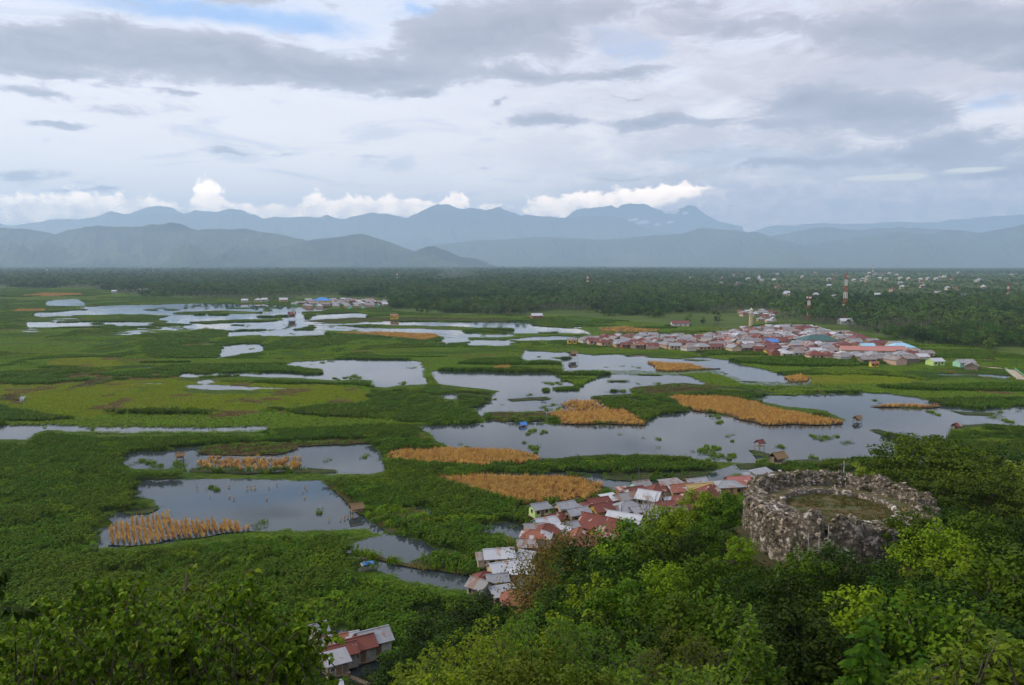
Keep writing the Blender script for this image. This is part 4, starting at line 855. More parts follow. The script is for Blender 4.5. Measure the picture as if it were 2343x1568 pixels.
NEAR = [  # label, photo x, y of the roof's middle, w, d, wall height, stilt height, roof, rise, turn, roof sheet, wall, options
 ('lime green stilt house with pale grey roof, alone beside the dry corn', 1233, 1151, 4.3, 3.4, 2.2, 2.0, 'gable', .95, 27, 'grey', 'lime', dict(porch=True, wins='FFL')),
 ('cream stilt house with long grey roof next right of the lime green one', 1293, 1148, 4.9, 3.6, 2.1, 2.0, 'gable', .95, 27, 'grey', 'cream', dict(porch=True, wins='FL')),
 ('grey plank house with broad zinc gable just left of the yellow house', 1320, 1162, 5.6, 4.0, 2.2, 1.6, 'gable', 1.0, 27, 'grey', 'wood', dict(wins='FL')),
 ('small plank lean-to house under half rusted roof in front of the yellow house', 1336, 1172, 4.2, 3.0, 2.1, 1.3, 'gable', .8, -40, 'rust', 'wood', dict(wins='F')),
 ('bright yellow house with rust red roof and green shutters', 1374, 1151, 5.4, 4.6, 2.7, 1.2, 'gable', 1.35, 30, 'rust', 'yellow', dict(wins='FFL', shut='g')),
 ('low yellow annex with rusty roof on the left flank of the yellow house', 1343, 1153, 3.0, 2.8, 2.0, 1.2, 'shed', .5, 30, 'rust', 'yellow', dict(wins='F')),
 ('dark rust roofed house behind the bright yellow house', 1366, 1139, 6.4, 4.2, 2.3, 1.0, 'gable', 1.0, 28, 'rust', 'wood', dict(wins='F')),
 ('white roofed square hut behind the bright yellow house near the channel', 1396, 1134, 4.2, 4.0, 2.2, 1.0, 'shed', .7, 28, 'white', 'pink', dict(wins='FR')),
 ('grey roofed house with pale tan gable left of the big bright roof', 1429, 1128, 6.2, 4.6, 2.2, 1.0, 'gable', 1.0, 28, 'dgrey', 'tan', dict(wins='R')),
 ('small rust roofed house with whitish porch at the channel mouth', 1452, 1113, 4.6, 3.6, 2.2, 1.0, 'gable', .9, 24, 'rust', 'white', dict(wins='F', porch=False)),
 ('mint green house with patched grey roof at the reeds edge', 1465, 1100, 5.0, 3.8, 2.3, 1.0, 'gable', 1.0, 22, 'dgrey', 'mint', dict(wins='FFL')),
 ('tiny brick red shed beside the channel mouth', 1423, 1116, 2.8, 2.6, 2.0, .3, 'shed', .4, 20, 'orust', 'brick', dict(wins='')),
 ('maroon roofed house above the bright white roof and behind the bare tree', 1505, 1108, 5.6, 4.4, 2.4, .8, 'hip', 1.4, 20, 'rust', 'cream', dict(wins='F')),
 ('tall gabled house with big white sloping roof behind the bare tree', 1486, 1124, 6.0, 5.6, 2.6, .8, 'gable', 1.7, -30, 'white', 'cream', dict(wins='FR')),
 ('long house under patchwork of grey and rusty sheets left of the yellow roof', 1556, 1108, 8.0, 5.6, 2.4, .6, 'gable', 1.3, 18, 'patch', 'tan', dict(wins='FR')),
 ('pale cream walled house under yellow roof beside the big rust pyramid', 1600, 1107, 8.4, 4.8, 2.5, .4, 'gable', 1.3, 16, 'yellow', 'white', dict(wins='FF', shut='g')),
 ('house under great rust red pyramid roof nearest the fort wall', 1627, 1113, 8.4, 7.6, 2.4, .4, 'hip', 2.7, 14, 'rust', 'brick', dict(wins='')),
 ('orange walled house with wide flat grey roof near the fort', 1661, 1099, 8.6, 6.2, 2.7, .4, 'hip', 1.1, 10, 'grey', 'orange', dict(wins='FF', porch=True)),
 ('house with faded red roof at the water behind the orange house', 1688, 1090, 6.8, 4.6, 2.2, .5, 'gable', 1.1, 8, 'red', 'brick', dict(wins='F')),
 ('cream house with flat pale roof at the water behind the patchwork roof', 1535, 1099, 6.0, 4.0, 2.4, .6, 'shed', .5, 20, 'dgrey', 'white', dict(wins='FF')),
 ('grey gabled house at the water behind the yellow roof', 1592, 1094, 6.2, 4.4, 2.2, .5, 'gable', 1.0, 16, 'grey', 'wood', dict(wins='F')),
 ('low house with half orange half grey roof beside the fort wall', 1703, 1106, 4.8, 4.4, 2.2, .3, 'shed', .7, 25, 'orust', 'wood', dict(wins='')),
 ('grey roofed house farthest right before the fort hides the shore', 1748, 1078, 6.8, 5.0, 2.3, .4, 'shed', 1.3, 30, 'grey', 'wood', dict(wins='')),
 ('low grey shed with white gable just left of the fort rim', 1726, 1084, 5.2, 4.0, 2.0, .4, 'shed', .7, 25, 'grey', 'white', dict(wins='')),
 ('rust hipped roof house half hidden by the lit treetops below the pyramid', 1570, 1131, 7.4, 6.2, 2.3, .4, 'hip', 2.0, 18, 'rust', 'cream', dict(wins='')),
 ('small white arched shed left of the half hidden rust hip', 1531, 1137, 3.2, 2.8, 2.0, .4, 'gable', .7, 15, 'white', 'white', dict(wins='')),
 ('rust brown low house right behind the bare tree trunk', 1516, 1147, 5.4, 4.0, 2.2, .5, 'gable', .9, 18, 'rust', 'white', dict(wins='F')),
 ('wide grey hip roof house left of the bare tree', 1434, 1148, 8.4, 6.4, 2.3, .8, 'hip', 1.6, 28, 'grey', 'wood', dict(wins='F')),
 ('plain grey roof house directly under the bare tree branches', 1468, 1156, 7.2, 5.4, 2.3, .6, 'gable', 1.1, 26, 'grey', 'wood', dict(wins='')),
 ('grey metal roof house right of the bare tree against the treetops', 1497, 1168, 6.4, 5.4, 2.2, .5, 'gable', 1.0, 26, 'grey', 'wood', dict(wins='')),
 ('grey roof house squeezed between yellow house and white sail roof', 1403, 1158, 6.0, 4.4, 2.2, .8, 'gable', .9, 28, 'dgrey', 'wood', dict(wins='')),
 ('house with bright white sail shaped roof beside the lamp pole', 1430, 1175, 8.6, 6.2, 2.4, .6, 'gable', 1.5, -28, 'white', 'brick', dict(wins='F')),
 ('biggest rust roof house with yellow gable in the village middle', 1377, 1184, 10.0, 7.6, 2.6, .6, 'gable', 2.3, -35, 'rust', 'yellow', dict(wins='FRR')),
 ('mint green annex on the right of the biggest rust roof house', 1407, 1198, 3.0, 3.0, 2.5, .6, 'shed', .4, -35, 'rust', 'mint', dict(wins='F')),
 ('weathered grey roof house at the treetops right of the mint annex', 1443, 1190, 7.4, 5.6, 2.2, .4, 'gable', 1.1, 30, 'dgrey', 'red', dict(wins='')),
 ('pale mint house with whitish roof below the lime green house', 1248, 1184, 5.4, 3.8, 2.2, 1.6, 'gable', 1.0, 28, 'white', 'mint', dict(wins='FL')),
 ('low tan house with streaked grey roof left of the rust hip', 1222, 1197, 4.6, 3.6, 2.1, 1.6, 'gable', .8, 10, 'dgrey', 'tan', dict(wins='F')),
 ('house with rust red hip roof below the pale mint house', 1252, 1200, 5.6, 5.0, 2.2, 1.4, 'hip', 1.5, 12, 'rust', 'tan', dict(wins='F')),
 ('small white lean-to roof right of the rust hip, upper of two', 1273, 1203, 3.4, 2.6, 1.9, 1.4, 'shed', .5, 25, 'white', 'wood', dict(wins='')),
 ('small white lean-to roof before the rust pyramid, lower of two', 1286, 1210, 3.6, 2.6, 1.7, 1.2, 'shed', .5, 5, 'white', 'brick', dict(wins='')),
 ('yellow walled hut with grey roof left of the biggest rust roof', 1302, 1194, 3.8, 3.2, 2.2, 1.0, 'gable', .8, 25, 'grey', 'yellow', dict(wins='F')),
 ('long plank house on tall stilts with striped rust and grey hip roof', 1226, 1213, 6.8, 4.4, 2.2, 2.2, 'hip', 1.1, -8, 'patch', 'pink', dict(wins='FL', shut='g')),
 ('house with streaked orange rust pyramid roof in front of the village', 1325, 1213, 7.4, 7.2, 2.2, .8, 'hip', 2.9, 20, 'orust', 'tan', dict(wins='')),
 ('low rusty roof house at the treetops below the yellow gable', 1378, 1219, 7.0, 4.6, 2.2, .5, 'gable', 1.2, 28, 'orust', 'tan', dict(wins='')),
 ('small white tin hut poking out of the treetops', 1362, 1226, 3.2, 2.6, 2.0, .4, 'gable', .6, 20, 'white', 'yellow', dict(wins='')),
 ('pinkish house with dull rust roof above the brown leaved tree', 1205, 1240, 3.8, 3.2, 2.4, 1.4, 'shed', .5, 5, 'dgrey', 'tan', dict(wins='F')),
 ('dark rust roofed hut left of the brown leaved tree', 1212, 1252, 3.2, 2.8, 1.8, 1.2, 'gable', .6, 35, 'rust', 'wood', dict(wins='')),
 ('steep pale grey roof house partly behind the brown leaved tree', 1197, 1270, 3.4, 4.6, 2.2, .8, 'shed', 1.2, -25, 'grey', 'wood', dict(wins='')),
 ('zinc roofed shack behind the orange house', 1186, 1287, 4.2, 3.6, 2.2, .6, 'gable', .7, 10, 'white', 'wood', dict(wins='')),
 ('orange walled house with two dark slits under white roof', 1196, 1297, 4.8, 3.8, 3.0, .3, 'shed', .5, -3, 'white', 'orange', dict(wins='FF')),
 ('small grey gable house below the orange walled house', 1211, 1320, 4.6, 3.8, 2.2, .3, 'gable', 1.1, 35, 'dgrey', 'grey', dict(wins='')),
 ('lowest house of the row with red rusty hip roof', 1186, 1352, 6.6, 5.2, 2.2, .2, 'hip', 1.7, 5, 'orust', 'brick', dict(wins='')),
 ('grey lean-to roof on the left of the lowest red hip', 1152, 1347, 4.6, 3.6, 2.0, .2, 'shed', .6, 20, 'grey', 'wood', dict(wins='')),
 ('cream plank house with large bright zinc roof by the dark canal', 1140, 1255, 6.2, 4.6, 2.6, 1.2, 'gable', 1.2, 10, 'white', 'cream', dict(wins='F')),
 ('cream hut in front of the large zinc roof with blank pale panel', 1111, 1268, 3.6, 2.8, 2.2, 1.2, 'shed', .5, 8, 'dgrey', 'cream', dict(wins='')),
 ('tan house with broken white and rusty roof sheets', 1153, 1285, 6.2, 4.2, 2.4, 1.0, 'gable', 1.0, 22, 'white', 'cream', dict(wins='FF')),
 ('small deep rust roof hut at the canal end', 1108, 1309, 3.8, 3.4, 2.0, .6, 'hip', 1.1, 10, 'rust', 'wood', dict(wins='')),
 ('open grey gable hut with white doorway at the canal end', 1097, 1325, 3.8, 3.6, 2.4, .4, 'gable', 1.1, -35, 'dgrey', 'white', dict(wins='F')),
 ('tan walled house with grey roof right of the open gable hut', 1136, 1312, 4.0, 3.2, 2.6, .4, 'gable', .9, 15, 'grey', 'tan', dict(wins='')),
 ('little white porch roof beside the tan walled house', 1158, 1311, 1.9, 1.7, 1.7, .3, 'shed', .3, 25, 'white', 'grey', dict(wins='', door=None)),
 ('narrow two storey whitewashed hut in the lower hamlet', 723, 1424, 3.0, 2.6, 3.4, .6, 'gable', .9, 38, 'grey', 'white', dict(wins='FR')),
 ('long low roof of mixed rust and zinc behind the lower hamlet', 778, 1449, 5.8, 2.8, 2.2, .5, 'gable', .7, 22, 'patch', 'wood', dict(wins='')),
 ('grey gabled house with white front at the right of the lower hamlet', 853, 1440, 5.0, 4.8, 2.5, .5, 'gable', 1.3, 30, 'grey', 'white', dict(wins='F')),
 ('rust red roofed house left beside the grey gable in the lower hamlet', 820, 1457, 4.6, 4.2, 2.4, .5, 'gable', 1.1, 30, 'rust', 'grey', dict(wins='F')),
 ('wide rust red roof house above the grey stilt hut', 772, 1474, 5.6, 3.8, 2.4, .6, 'gable', 1.0, 28, 'rust', 'grey', dict(wins='F')),
 ('grey roofed house at the left of the lower hamlet behind leaves', 733, 1462, 4.2, 3.0, 2.2, .6, 'gable', .8, 28, 'dgrey', 'wood', dict(wins='')),
 ('grey plank hut on long thin stilts in the lower hamlet', 768, 1499, 3.4, 2.6, 1.8, 2.6, 'shed', .8, 30, 'grey', 'wood', dict(wins='FR')),
 ('hut with bright and rusty roof sheets seen through the leaves', 700, 1477, 3.2, 2.8, 2.0, .8, 'shed', .6, 20, 'patch', 'tan', dict(wins='')),
 ('white roof with red edge at the bottom of the lower hamlet', 745, 1562, 4.4, 3.4, 2.2, .8, 'gable', .9, 20, 'white', 'red', dict(wins='')),
]
HOUSE_XY = []
for i, (lab, x, y, w_, d_, hw, hs, kd, rh, rot, rf, wl, op) in enumerate(NEAR):
    q = at(x, y, hs + hw + rh * .5); zt = max(.03, float(terr(q[0], q[1])) - .1)
    if zt > .4: q = at(x, y, hs + hw + rh * .5 + zt)
    op = dict(op); 
    if op.get('shut') == 'g': op['shut'] = m_shut
    house(lab, (q[0], q[1], zt), w_, d_, hw, hs, kd, rh, rot, rf, wl, 'houses of the near village', seed=i, **op); HOUSE_XY.append((q[0], q[1], max(w_, d_) * .7))

qv = at(np.array([1430,1700,1742,1600,1480,1380,1250,1195,1230,1330.]), np.array([1112,1088,1092,1150,1190,1222,1232,1218,1185,1172.]), 3.0)[:, :2]; nf = 0; rf_ = random.Random(5)
for _ in range(4000):
    if nf >= 26: break
    p = (rf_.uniform(qv[:, 0].min(), qv[:, 0].max()), rf_.uniform(qv[:, 1].min(), qv[:, 1].max())); sz_ = rf_.uniform(3.0, 4.6)
    if not inside(np.array([p[0]]), np.array([p[1]]), qv)[0] or any((p[0] - h[0]) ** 2 + (p[1] - h[1]) ** 2 < (h[2] * .62 + sz_ * .55) ** 2 for h in HOUSE_XY): continue
    ni = min(range(len(NEAR)), key=lambda k_: (p[0] - HOUSE_XY[k_][0]) ** 2 + (p[1] - HOUSE_XY[k_][1]) ** 2); behind = p[1] > HOUSE_XY[ni][1]
    rk = rf_.choice(['rust', 'grey', 'dgrey', 'rust', 'white', 'orust']); sh = NEAR[ni][0].split(' with ')[0].split(' under ')[0].split(); nm_ = dict(rust='rust roofed', grey='grey roofed', dgrey='dull grey roofed', white='white roofed', orust='orange rusty')[rk]
    house('small %s shack %s the %s' % (nm_, 'just behind' if behind else 'just before', ' '.join(sh[:8])), (p[0], p[1], max(.03, float(terr(p[0], p[1])) - .1)), sz_ * 1.25, sz_, 2.3, .8, rf_.choice(['gable', 'shed', 'gable']), .9, 27 + rf_.uniform(-12, 12), rk, rf_.choice(['wood', 'cream', 'tan', 'white', 'brick']), 'houses of the near village', seed=200 + nf, wins='FR')
    HOUSE_XY.append((p[0], p[1], sz_ * .7)); nf += 1
# ------------------------------------------------------------------ far houses: templates copied
def tmpl(roof, wall, kd, w_, d_, hw=2.6, rh=None, wins=True):
    root = thing('house', (0, 0, -60), 0, 'far house', 'house')
    rh = rh or d_ * .26
    wall_mesh(kd, w_, d_, -.2, hw, rh).build('wall', WL[wall], root); rb = MB(); roof_mesh(rb, kd, w_, d_, hw, rh, .4); rb.build('roof', RF[roof], root)
    if wins:
        for u in (-.28, .28):
            b_ = MB(); b_.box(u * w_ - .5, u * w_ + .5, -d_ / 2 - .04, -d_ / 2 - .003, hw * .42, hw * .80); b_.build('window', m_dark, root)
        b_ = MB(); b_.box(-.45, .45, -d_ / 2 - .04, -d_ / 2 - .003, -.1, hw * .75); b_.build('door', m_door, root)
    return root
RN = dict(rust='rust red', orust='orange rusty', grey='grey zinc', dgrey='dull grey', white='bright zinc', patch='patched', red='faded red', brown='maroon', blue='blue', lblue='light blue', green='dark green', pink='pale red', yellow='yellowish')
WN = dict(cream='cream', wood='plank', tan='tan', yellow='yellow', white='white', mint='mint green', orange='orange', pink='pinkish', brick='brick', grey='cement', lime='lime green', red='red')
TM = [('rust', 'cream', 'hip', 7, 6), ('grey', 'cream', 'gable', 7, 5.5), ('dgrey', 'wood', 'gable', 8, 5.5), ('brown', 'tan', 'gable', 6.5, 5), ('white', 'white', 'gable', 6, 5), ('grey', 'tan', 'hip', 7.5, 6), ('patch', 'wood', 'gable', 7.5, 5.5),
      ('rust', 'pink', 'gable', 7, 5), ('grey', 'orange', 'gable', 5.5, 4.5), ('dgrey', 'white', 'hip', 7, 6.5), ('brown', 'yellow', 'hip', 6, 5.5), ('grey', 'mint', 'gable', 6, 4.5), ('dgrey', 'pink', 'gable', 9, 5.5), ('white', 'cream', 'hip', 6.5, 5.5), ('rust', 'brick', 'gable', 5.5, 4.5)]
TR = [(tmpl(*a), a) for a in TM]; tfirst = {}
ORD = ['first', 'second', 'third', 'fourth', 'fifth', 'sixth', 'seventh', 'eighth', 'ninth', 'tenth', 'eleventh', 'twelfth', 'thirteenth', 'fourteenth', 'fifteenth', 'sixteenth', 'seventeenth', 'eighteenth', 'nineteenth', 'twentieth']
def ordn(i): return ORD[i] if i < 20 else 'twenty ' + ORD[i - 20]
def place_t(k, p, rz, sc, label, group):
    root, a = TR[k]
    if k not in tfirst:
        tfirst[k] = 1; root.location = tuple(map(float, p)); root.rotation_euler = (0, 0, rz); root.scale = (sc,) * 3; root['label'] = label; root['group'] = group; return root
    return dup(root, p, rz, sc, label, group)
def special(label, x, y, w_, d_, hw, rh, kd, roof, wall, rot, group='houses of the far village'):
    q = at(x, y, hw + rh * .4); r_ = tmpl(roof, wall, kd, w_, d_, hw, rh); r_.location = (q[0], q[1], .05); r_.rotation_euler = (0, 0, R(rot)); props(r_, label, 'house', group); HOUSE_XY.append((q[0], q[1], max(w_, d_) * .62)); return r_
special('cream house with vivid blue roof in the middle of the far village', 1761, 779, 9, 7, 3, 1.8, 'gable', 'blue', 'cream', 15)
special('long low hall with dark green roof in the far village', 1871, 773, 24, 14, 3.4, 3.2, 'hip', 'green', 'white', 5)
special('house with light blue hip roof at the right edge of the far village', 2058, 790, 15, 10, 3, 2.4, 'hip', 'lblue', 'white', 8)
special('small light blue roof between the two long pale red roofs', 1982, 789, 9, 6, 3, 1.6, 'gable', 'lblue', 'white', 10)
special('longest pale red roofed school block at the right of the far village', 1982, 797, 30, 9, 3, 2.0, 'gable', 'pink', 'cream', -12)
special('second pale red roof continuing the school block to the right', 2035, 796, 17, 8, 3, 1.8, 'gable', 'pink', 'white', -4)
special('large cream house with maroon hip roof at the back right of the far village', 1966, 770, 12, 10, 3.4, 2.8, 'hip', 'brown', 'cream', 5)
special('yellow house at the far left end of the far village', 1308, 776, 6, 5, 3.2, 1.2, 'gable', 'dgrey', 'yellow', 0)
special('small bright yellow shed on the flat below the far palms', 902, 721, 7, 6, 4, 1.4, 'gable', 'orust', 'yellow', 0, None)
special('orange hut at the front edge of the far village under the pale red roofs', 1999, 829, 4, 3, 2.4, .8, 'gable', 'orust', 'yellow', 0)
special('lone white gabled house on the flat left of the far left village', 648, 684, 11, 9, 4, 2.4, 'gable', 'white', 'tan', 20, None)
special('big blue roofed hall in the far left village', 737, 685, 22, 14, 5, 4, 'hip', 'blue', 'yellow', 0, 'houses of the far left village')
special('lone red and white house among palms above the brown fallow strip', 1555, 737, 15, 8, 3, 2, 'gable', 'brown', 'white', 0, None)
special('white barn with low grey shed under the tall red and white mast', 1939, 732, 15, 10, 3.2, 2.2, 'gable', 'white', 'white', 0, None)
special('little house with light roof by the palms left of the upper fields', 1227, 720, 11, 8, 3.4, 2, 'gable', 'white', 'brick', 15, None)
special('pale green roofed house at the road right of the far village', 2139, 823, 7, 6, 2.8, 1.4, 'gable', 'white', 'lime', 12, None)
special('light grey house near the road to the bridge', 2206, 826, 9, 6, 2.8, 1.4, 'gable', 'grey', 'mint', 5, None)
special('dark grey gabled hut nearest the road to the bridge', 2222, 833, 7, 6, 2.6, 1.6, 'gable', 'dgrey', 'wood', 60, None)
EXTRA = []
def fill_village(poly, step, rot, k_pool, group, place, jit=.28, sc=(.85, 1.1), miss=.06, rowstep=None, limit=999):
    q = at(np.array([p[0] for p in poly], float), np.array([p[1] for p in poly], float))[:, :2]; c0 = q.mean(0); a = R(rot)
    L = np.abs(q - c0).sum(1).max(); n_ = int(L / step) + 1; rws = []
    ex = np.array([math.cos(a), math.sin(a)]); ey = np.array([-ex[1], ex[0]])
    for j in range(-n_, n_ + 1):
        row = []
        for i in range(-n_, n_ + 1):
            p = c0 + ex * step * (i + (j % 2) * .5) + ey * (rowstep or step) * j + RNG.uniform(-jit, jit, 2) * step
            if inside(p[None, 0], p[None, 1], q)[0] and RNG.uniform() > miss and all((p[0] - h[0]) ** 2 + (p[1] - h[1]) ** 2 > (h[2] + 3.0) ** 2 for h in HOUSE_XY): row.append(p)
        if row: rws.append(row)
    new = []; global EXTRA
    for ri, row in enumerate(rws):
        for ci, p in enumerate(row):
            k = random.choice(k_pool); r_, d_, kd = TM[k][0], TM[k][1], TM[k][2]
            if ri < 1: k = random.choice(k_pool); r_, d_, kd = TM[k][0], TM[k][1], TM[k][2]
            if len(new) >= limit:
                kk = random.choice([q_ for q_ in k_pool if q_ in tfirst]); EXTRA.append((p[0], p[1], a + random.choice((0, 0, math.pi / 2)) + random.uniform(-.2, .2), kk, random.uniform(*sc))); new.append((p[0], p[1], 4.2)); continue
            rowtxt = ['front row', 'second row', 'third row', 'fourth row', 'fifth row', 'sixth row', 'seventh row', 'eighth row', 'ninth row', 'tenth row', 'eleventh row', 'twelfth row', 'thirteenth row', 'fourteenth row', 'fifteenth row', 'sixteenth row'][min(ri, 15)]
            lab = '%s roofed %s walled house, %s from the left in the %s of %s' % (RN[r_], WN[d_], ordn(ci), rowtxt, place)
            if len(lab.split()) > 16: lab = '%s roofed %s house, %s from left, %s of %s' % (RN[r_], WN[d_], ordn(ci), rowtxt, place)
            place_t(k, (p[0], p[1], .05), a + random.choice((0, 0, 0, math.pi / 2, math.pi)) + random.uniform(-.2, .2), random.uniform(*sc), lab, group); new.append((p[0], p[1], 4.2))
    HOUSE_XY.extend(new); return len(new)
nv = fill_village([(1318,783),(1400,776),(1480,773),(1600,778),(1680,768),(1700,758),(1760,755),(1830,752),(1880,757),(1905,768),(1960,774),(2010,792),(2085,800),(2118,818),(2105,829),(2040,836),(1970,832),(1900,827),(1850,822),(1780,817),(1700,806),(1610,806),(1560,805),(1500,800),(1440,801),(1400,795),(1340,790)], 9.1, 12, [0, 0, 1, 1, 2, 2, 3, 4, 5, 5, 6, 7, 7, 8, 9, 10, 11, 12, 13, 14], 'houses of the far village', 'the far village', miss=.03, sc=(.95, 1.25), rowstep=8.2, limit=140)
nl = fill_village([(668,700),(690,692),(740,689),(800,687),(850,690),(890,694),(895,704),(830,707),(760,707),(700,706)], 12.5, 5, [1, 2, 5, 6, 9, 12, 13, 4, 8, 11], 'houses of the far left village', 'the far left village', sc=(1.0, 1.3), rowstep=26, limit=34)
nu = fill_village([(1672,722),(1700,716),(1760,712),(1790,730),(1800,742),(1760,741),(1700,734)], 13, 8, [4, 13, 1, 0, 4, 5, 7], 'houses of the hamlet by the minaret', 'the minaret hamlet', jit=.4, miss=.2, rowstep=22)
print('houses', nv, nl, nu)
for i, (x, y) in enumerate([(283,663),(300,662),(318,664),(262,667),(335,663),(560,688),(590,687),(606,686)]):
    q = at(x, y, 3); place_t(random.choice((4, 13, 1)), (q[0], q[1], .05), random.uniform(-.3, .3), 1.4, 'small pale house in the loose row at the left wood edge, %s from the left' % ORD[[3, 4, 1, 2, 0, 5, 6, 7].index(i) if False else sorted([283,300,318,262,335,560,590,606]).index(x)], 'pale houses at the left wood edge'); HOUSE_XY.append((q[0], q[1], 6))
TOWN = []
while len(TOWN) < 92:
    y = random.choice((random.uniform(624, 642), random.uniform(636, 690))); x = random.uniform(1560, 2400) if random.random() < .82 else random.uniform(1150, 1600)
    if x < 1750 and y > 660: continue
    if x < 1600: y = random.uniform(626, 655)
    q = at(x, y, 4)
    if all((q[0] - h[0]) ** 2 + (q[1] - h[1]) ** 2 > 600 for h in TOWN): TOWN.append((q[0], q[1]))
for x, y in TOWN:
    s = .95 + y / 3600
    r_ = place_t(random.choice((4, 4, 13, 1, 0)), (x, y, .05), random.uniform(-.6, .6), s, 'small pale roofed building of the distant town showing between the trees', 'buildings of the distant town'); r_.scale[2] *= 1.5; r_['category'] = 'building'; r_.name = 'town_building'; HOUSE_XY.append((x, y, 9 * s / 1.6)); HOUSE_XY.append((x * .985, y * .985 - 8, 9)); HOUSE_XY.append((x, y - 14, 8))
q = at(258, 619.5, 0); r_ = tmpl('white', 'white', 'gable', 103, 40, 9, 7, False); r_.location = (q[0], q[1], .05); props(r_, 'huge white roofed warehouse at the foot of the left hills', 'warehouse'); r_.name = 'warehouse'
E_ = np.array(EXTRA)
ks_ = sorted(set(int(e[3]) for e in EXTRA))
scatter('village_houses', np.stack([E_[:, 0], E_[:, 1], 0 * E_[:, 0] + .05], -1), E_[:, 2], E_[:, 4], [ks_.index(int(e[3])) for e in EXTRA], [list(TR[k][0].children) for k in ks_], 'crowd of further house roofs at the back of the far villages', 'houses')
for k, (root, a) in enumerate(TR):
    if k not in tfirst:
        for ch in list(root.children): bpy.data.objects.remove(ch)
        bpy.data.objects.remove(root)

# ------------------------------------------------------------------ masts, minaret, poles
m_rw = mat_plain('red_paint', (.42, .055, .03), None, 2, .5); m_ww = mat_plain('white_paint', (.78, .77, .74), None, 2, .5); m_steel = mat_plain('dark_steel', (.12, .12, .12), None, 2, .5); m_conc = mat_plain('concrete', (.42, .40, .37), (.30, .29, .27), 2, .9)
def mast(label, x, Y, h, wb, wt, nsec, drums=0):
    xx = (x - 1171) / FPX * (Y * CP + (CAM_H - h / 2) * SP); root = thing('radio_mast', (xx, Y, 0), .4, label, 'mast')
    for i in range(nsec):
        z0, z1 = h * i / nsec, h * (i + 1) / nsec; mb = MB(); w0 = wb + (wt - wb) * i / nsec; w1 = wb + (wt - wb) * (i + 1) / nsec; r_ = max(.13, w0 * .06)
        for sx in (-1, 1):
            for sy in (-1, 1): mb.tube([(sx * w0 / 2, sy * w0 / 2, z0), (sx * w1 / 2, sy * w1 / 2, z1)], r_, 4)
        c0 = [(-1, -1), (1, -1), (1, 1), (-1, 1)]; ks = 2
        for s in range(ks):
            za, zb = z0 + (z1 - z0) * s / ks, z0 + (z1 - z0) * (s + 1) / ks; wa, wb_ = w0 + (w1 - w0) * s / ks, w0 + (w1 - w0) * (s + 1) / ks
            for j in range(4):
                a, b_ = c0[j], c0[(j + 1) % 4]
                mb.tube([(a[0] * wa / 2, a[1] * wa / 2, za), (b_[0] * wb_ / 2, b_[1] * wb_ / 2, zb)], r_ * .7, 3); mb.tube([(b_[0] * wa / 2, b_[1] * wa / 2, za), (a[0] * wb_ / 2, a[1] * wb_ / 2, zb)], r_ * .7, 3); mb.tube([(a[0] * wb_ / 2, a[1] * wb_ / 2, zb), (b_[0] * wb_ / 2, b_[1] * wb_ / 2, zb)], r_ * .7, 3)
        o_ = mb.build('red_section' if (nsec - 1 - i) % 2 == 0 else 'white_section', m_rw if (nsec - 1 - i) % 2 == 0 else m_ww, root)
    mb = MB(); mb.tube([(0, 0, h), (0, 0, h * 1.05)], .1, 5); mb.build('lightning_rod', m_steel, root)
    for i in range(drums):
        a = i * 2.1; mb = MB(); mb.tube([(math.cos(a) * wt * .7, math.sin(a) * wt * .7, h * .93), (math.cos(a) * wt * 1.5, math.sin(a) * wt * 1.5, h * .93)], .75, 10); mb.build('dish', m_ww, root)
    return root
mast('tallest red and white lattice mast standing above the far village', 1934, 800, 45, 3.6, 1.3, 7, 1)
mast('short red and white mast crowded with dishes, left of the tallest', 1850, 760, 23.5, 2.2, 1.6, 5, 5)
mast('distant red and white mast in the middle of the wood', 1344, 1700, 31, 4.2, 2.2, 7)
mast('tiny distant red and white mast left of the smoke plume', 908, 2600, 25, 4.5, 2.4, 5)
mast('small red and white mast in the wood at the right edge', 2306, 1300, 21, 3, 1.6, 5)
mast('faint thin mast at the foot of the left hills', 350, 4000, 46, 6, 3, 5); mast('faint thin mast below the right mountains', 1996, 4300, 44, 6, 3, 5)
mast('second faint mast far left over the wood', 108, 3800, 33, 5, 3, 5)
def minaret(label, x, Y, h, r_):
    xx = (x - 1171) / FPX * (Y * CP + 45 * SP); root = thing('minaret', (xx, Y, 0), 0, label, 'minaret')
    mb = MB(); mb.tube([(0, 0, 0), (0, 0, h * .72)], [r_, r_ * .9], 8); mb.build('shaft', WL['cream'], root)
    mb = MB(); mb.tube([(0, 0, h * .70), (0, 0, h * .74)], [r_ * 1.45, r_ * 1.45], 8); mb.build('balcony', WL['white'], root)
    mb = MB(); mb.tube([(0, 0, h * .74), (0, 0, h * .86), (0, 0, h * .90), (0, 0, h * .95), (0, 0, h * 1.04)], [r_ * .75, r_ * .75, r_ * .95, r_ * .6, .05], 10); mb.build('dome', WL['white'], root)
minaret('white and yellow minaret tower among the palms above the far village', 1718, 690, 15.5, 1.9); minaret('small white domed tower in the distant town', 1980, 2000, 22, 2.6)
def pole(label, p, h, arm):
    root = thing('utility_pole', p, .3, label, 'pole'); mb = MB(); mb.tube([(0, 0, -.5), (0, 0, h)], [.11, .07], 6); mb.build('post', m_conc if arm else m_steel, root)
    mb = MB(); mb.box(-.9, .9, -.05, .05, h - .5, h - .4) if arm else mb.tube([(0, 0, h - .05), (.5, 0, h + .1)], .05, 5); mb.build('crossarm' if arm else 'lamp_arm', m_steel, root)
q = at(1421, 1203, 0); pole('thin dark lamp pole beside the white sail roof', (q[0], q[1], 0), 4.8, False)
q = on_plane(1931, 1056, 103); pole('concrete pole with crossarm just behind the fort rim', (q[0], q[1], q[2] - 6), 6.0, True)
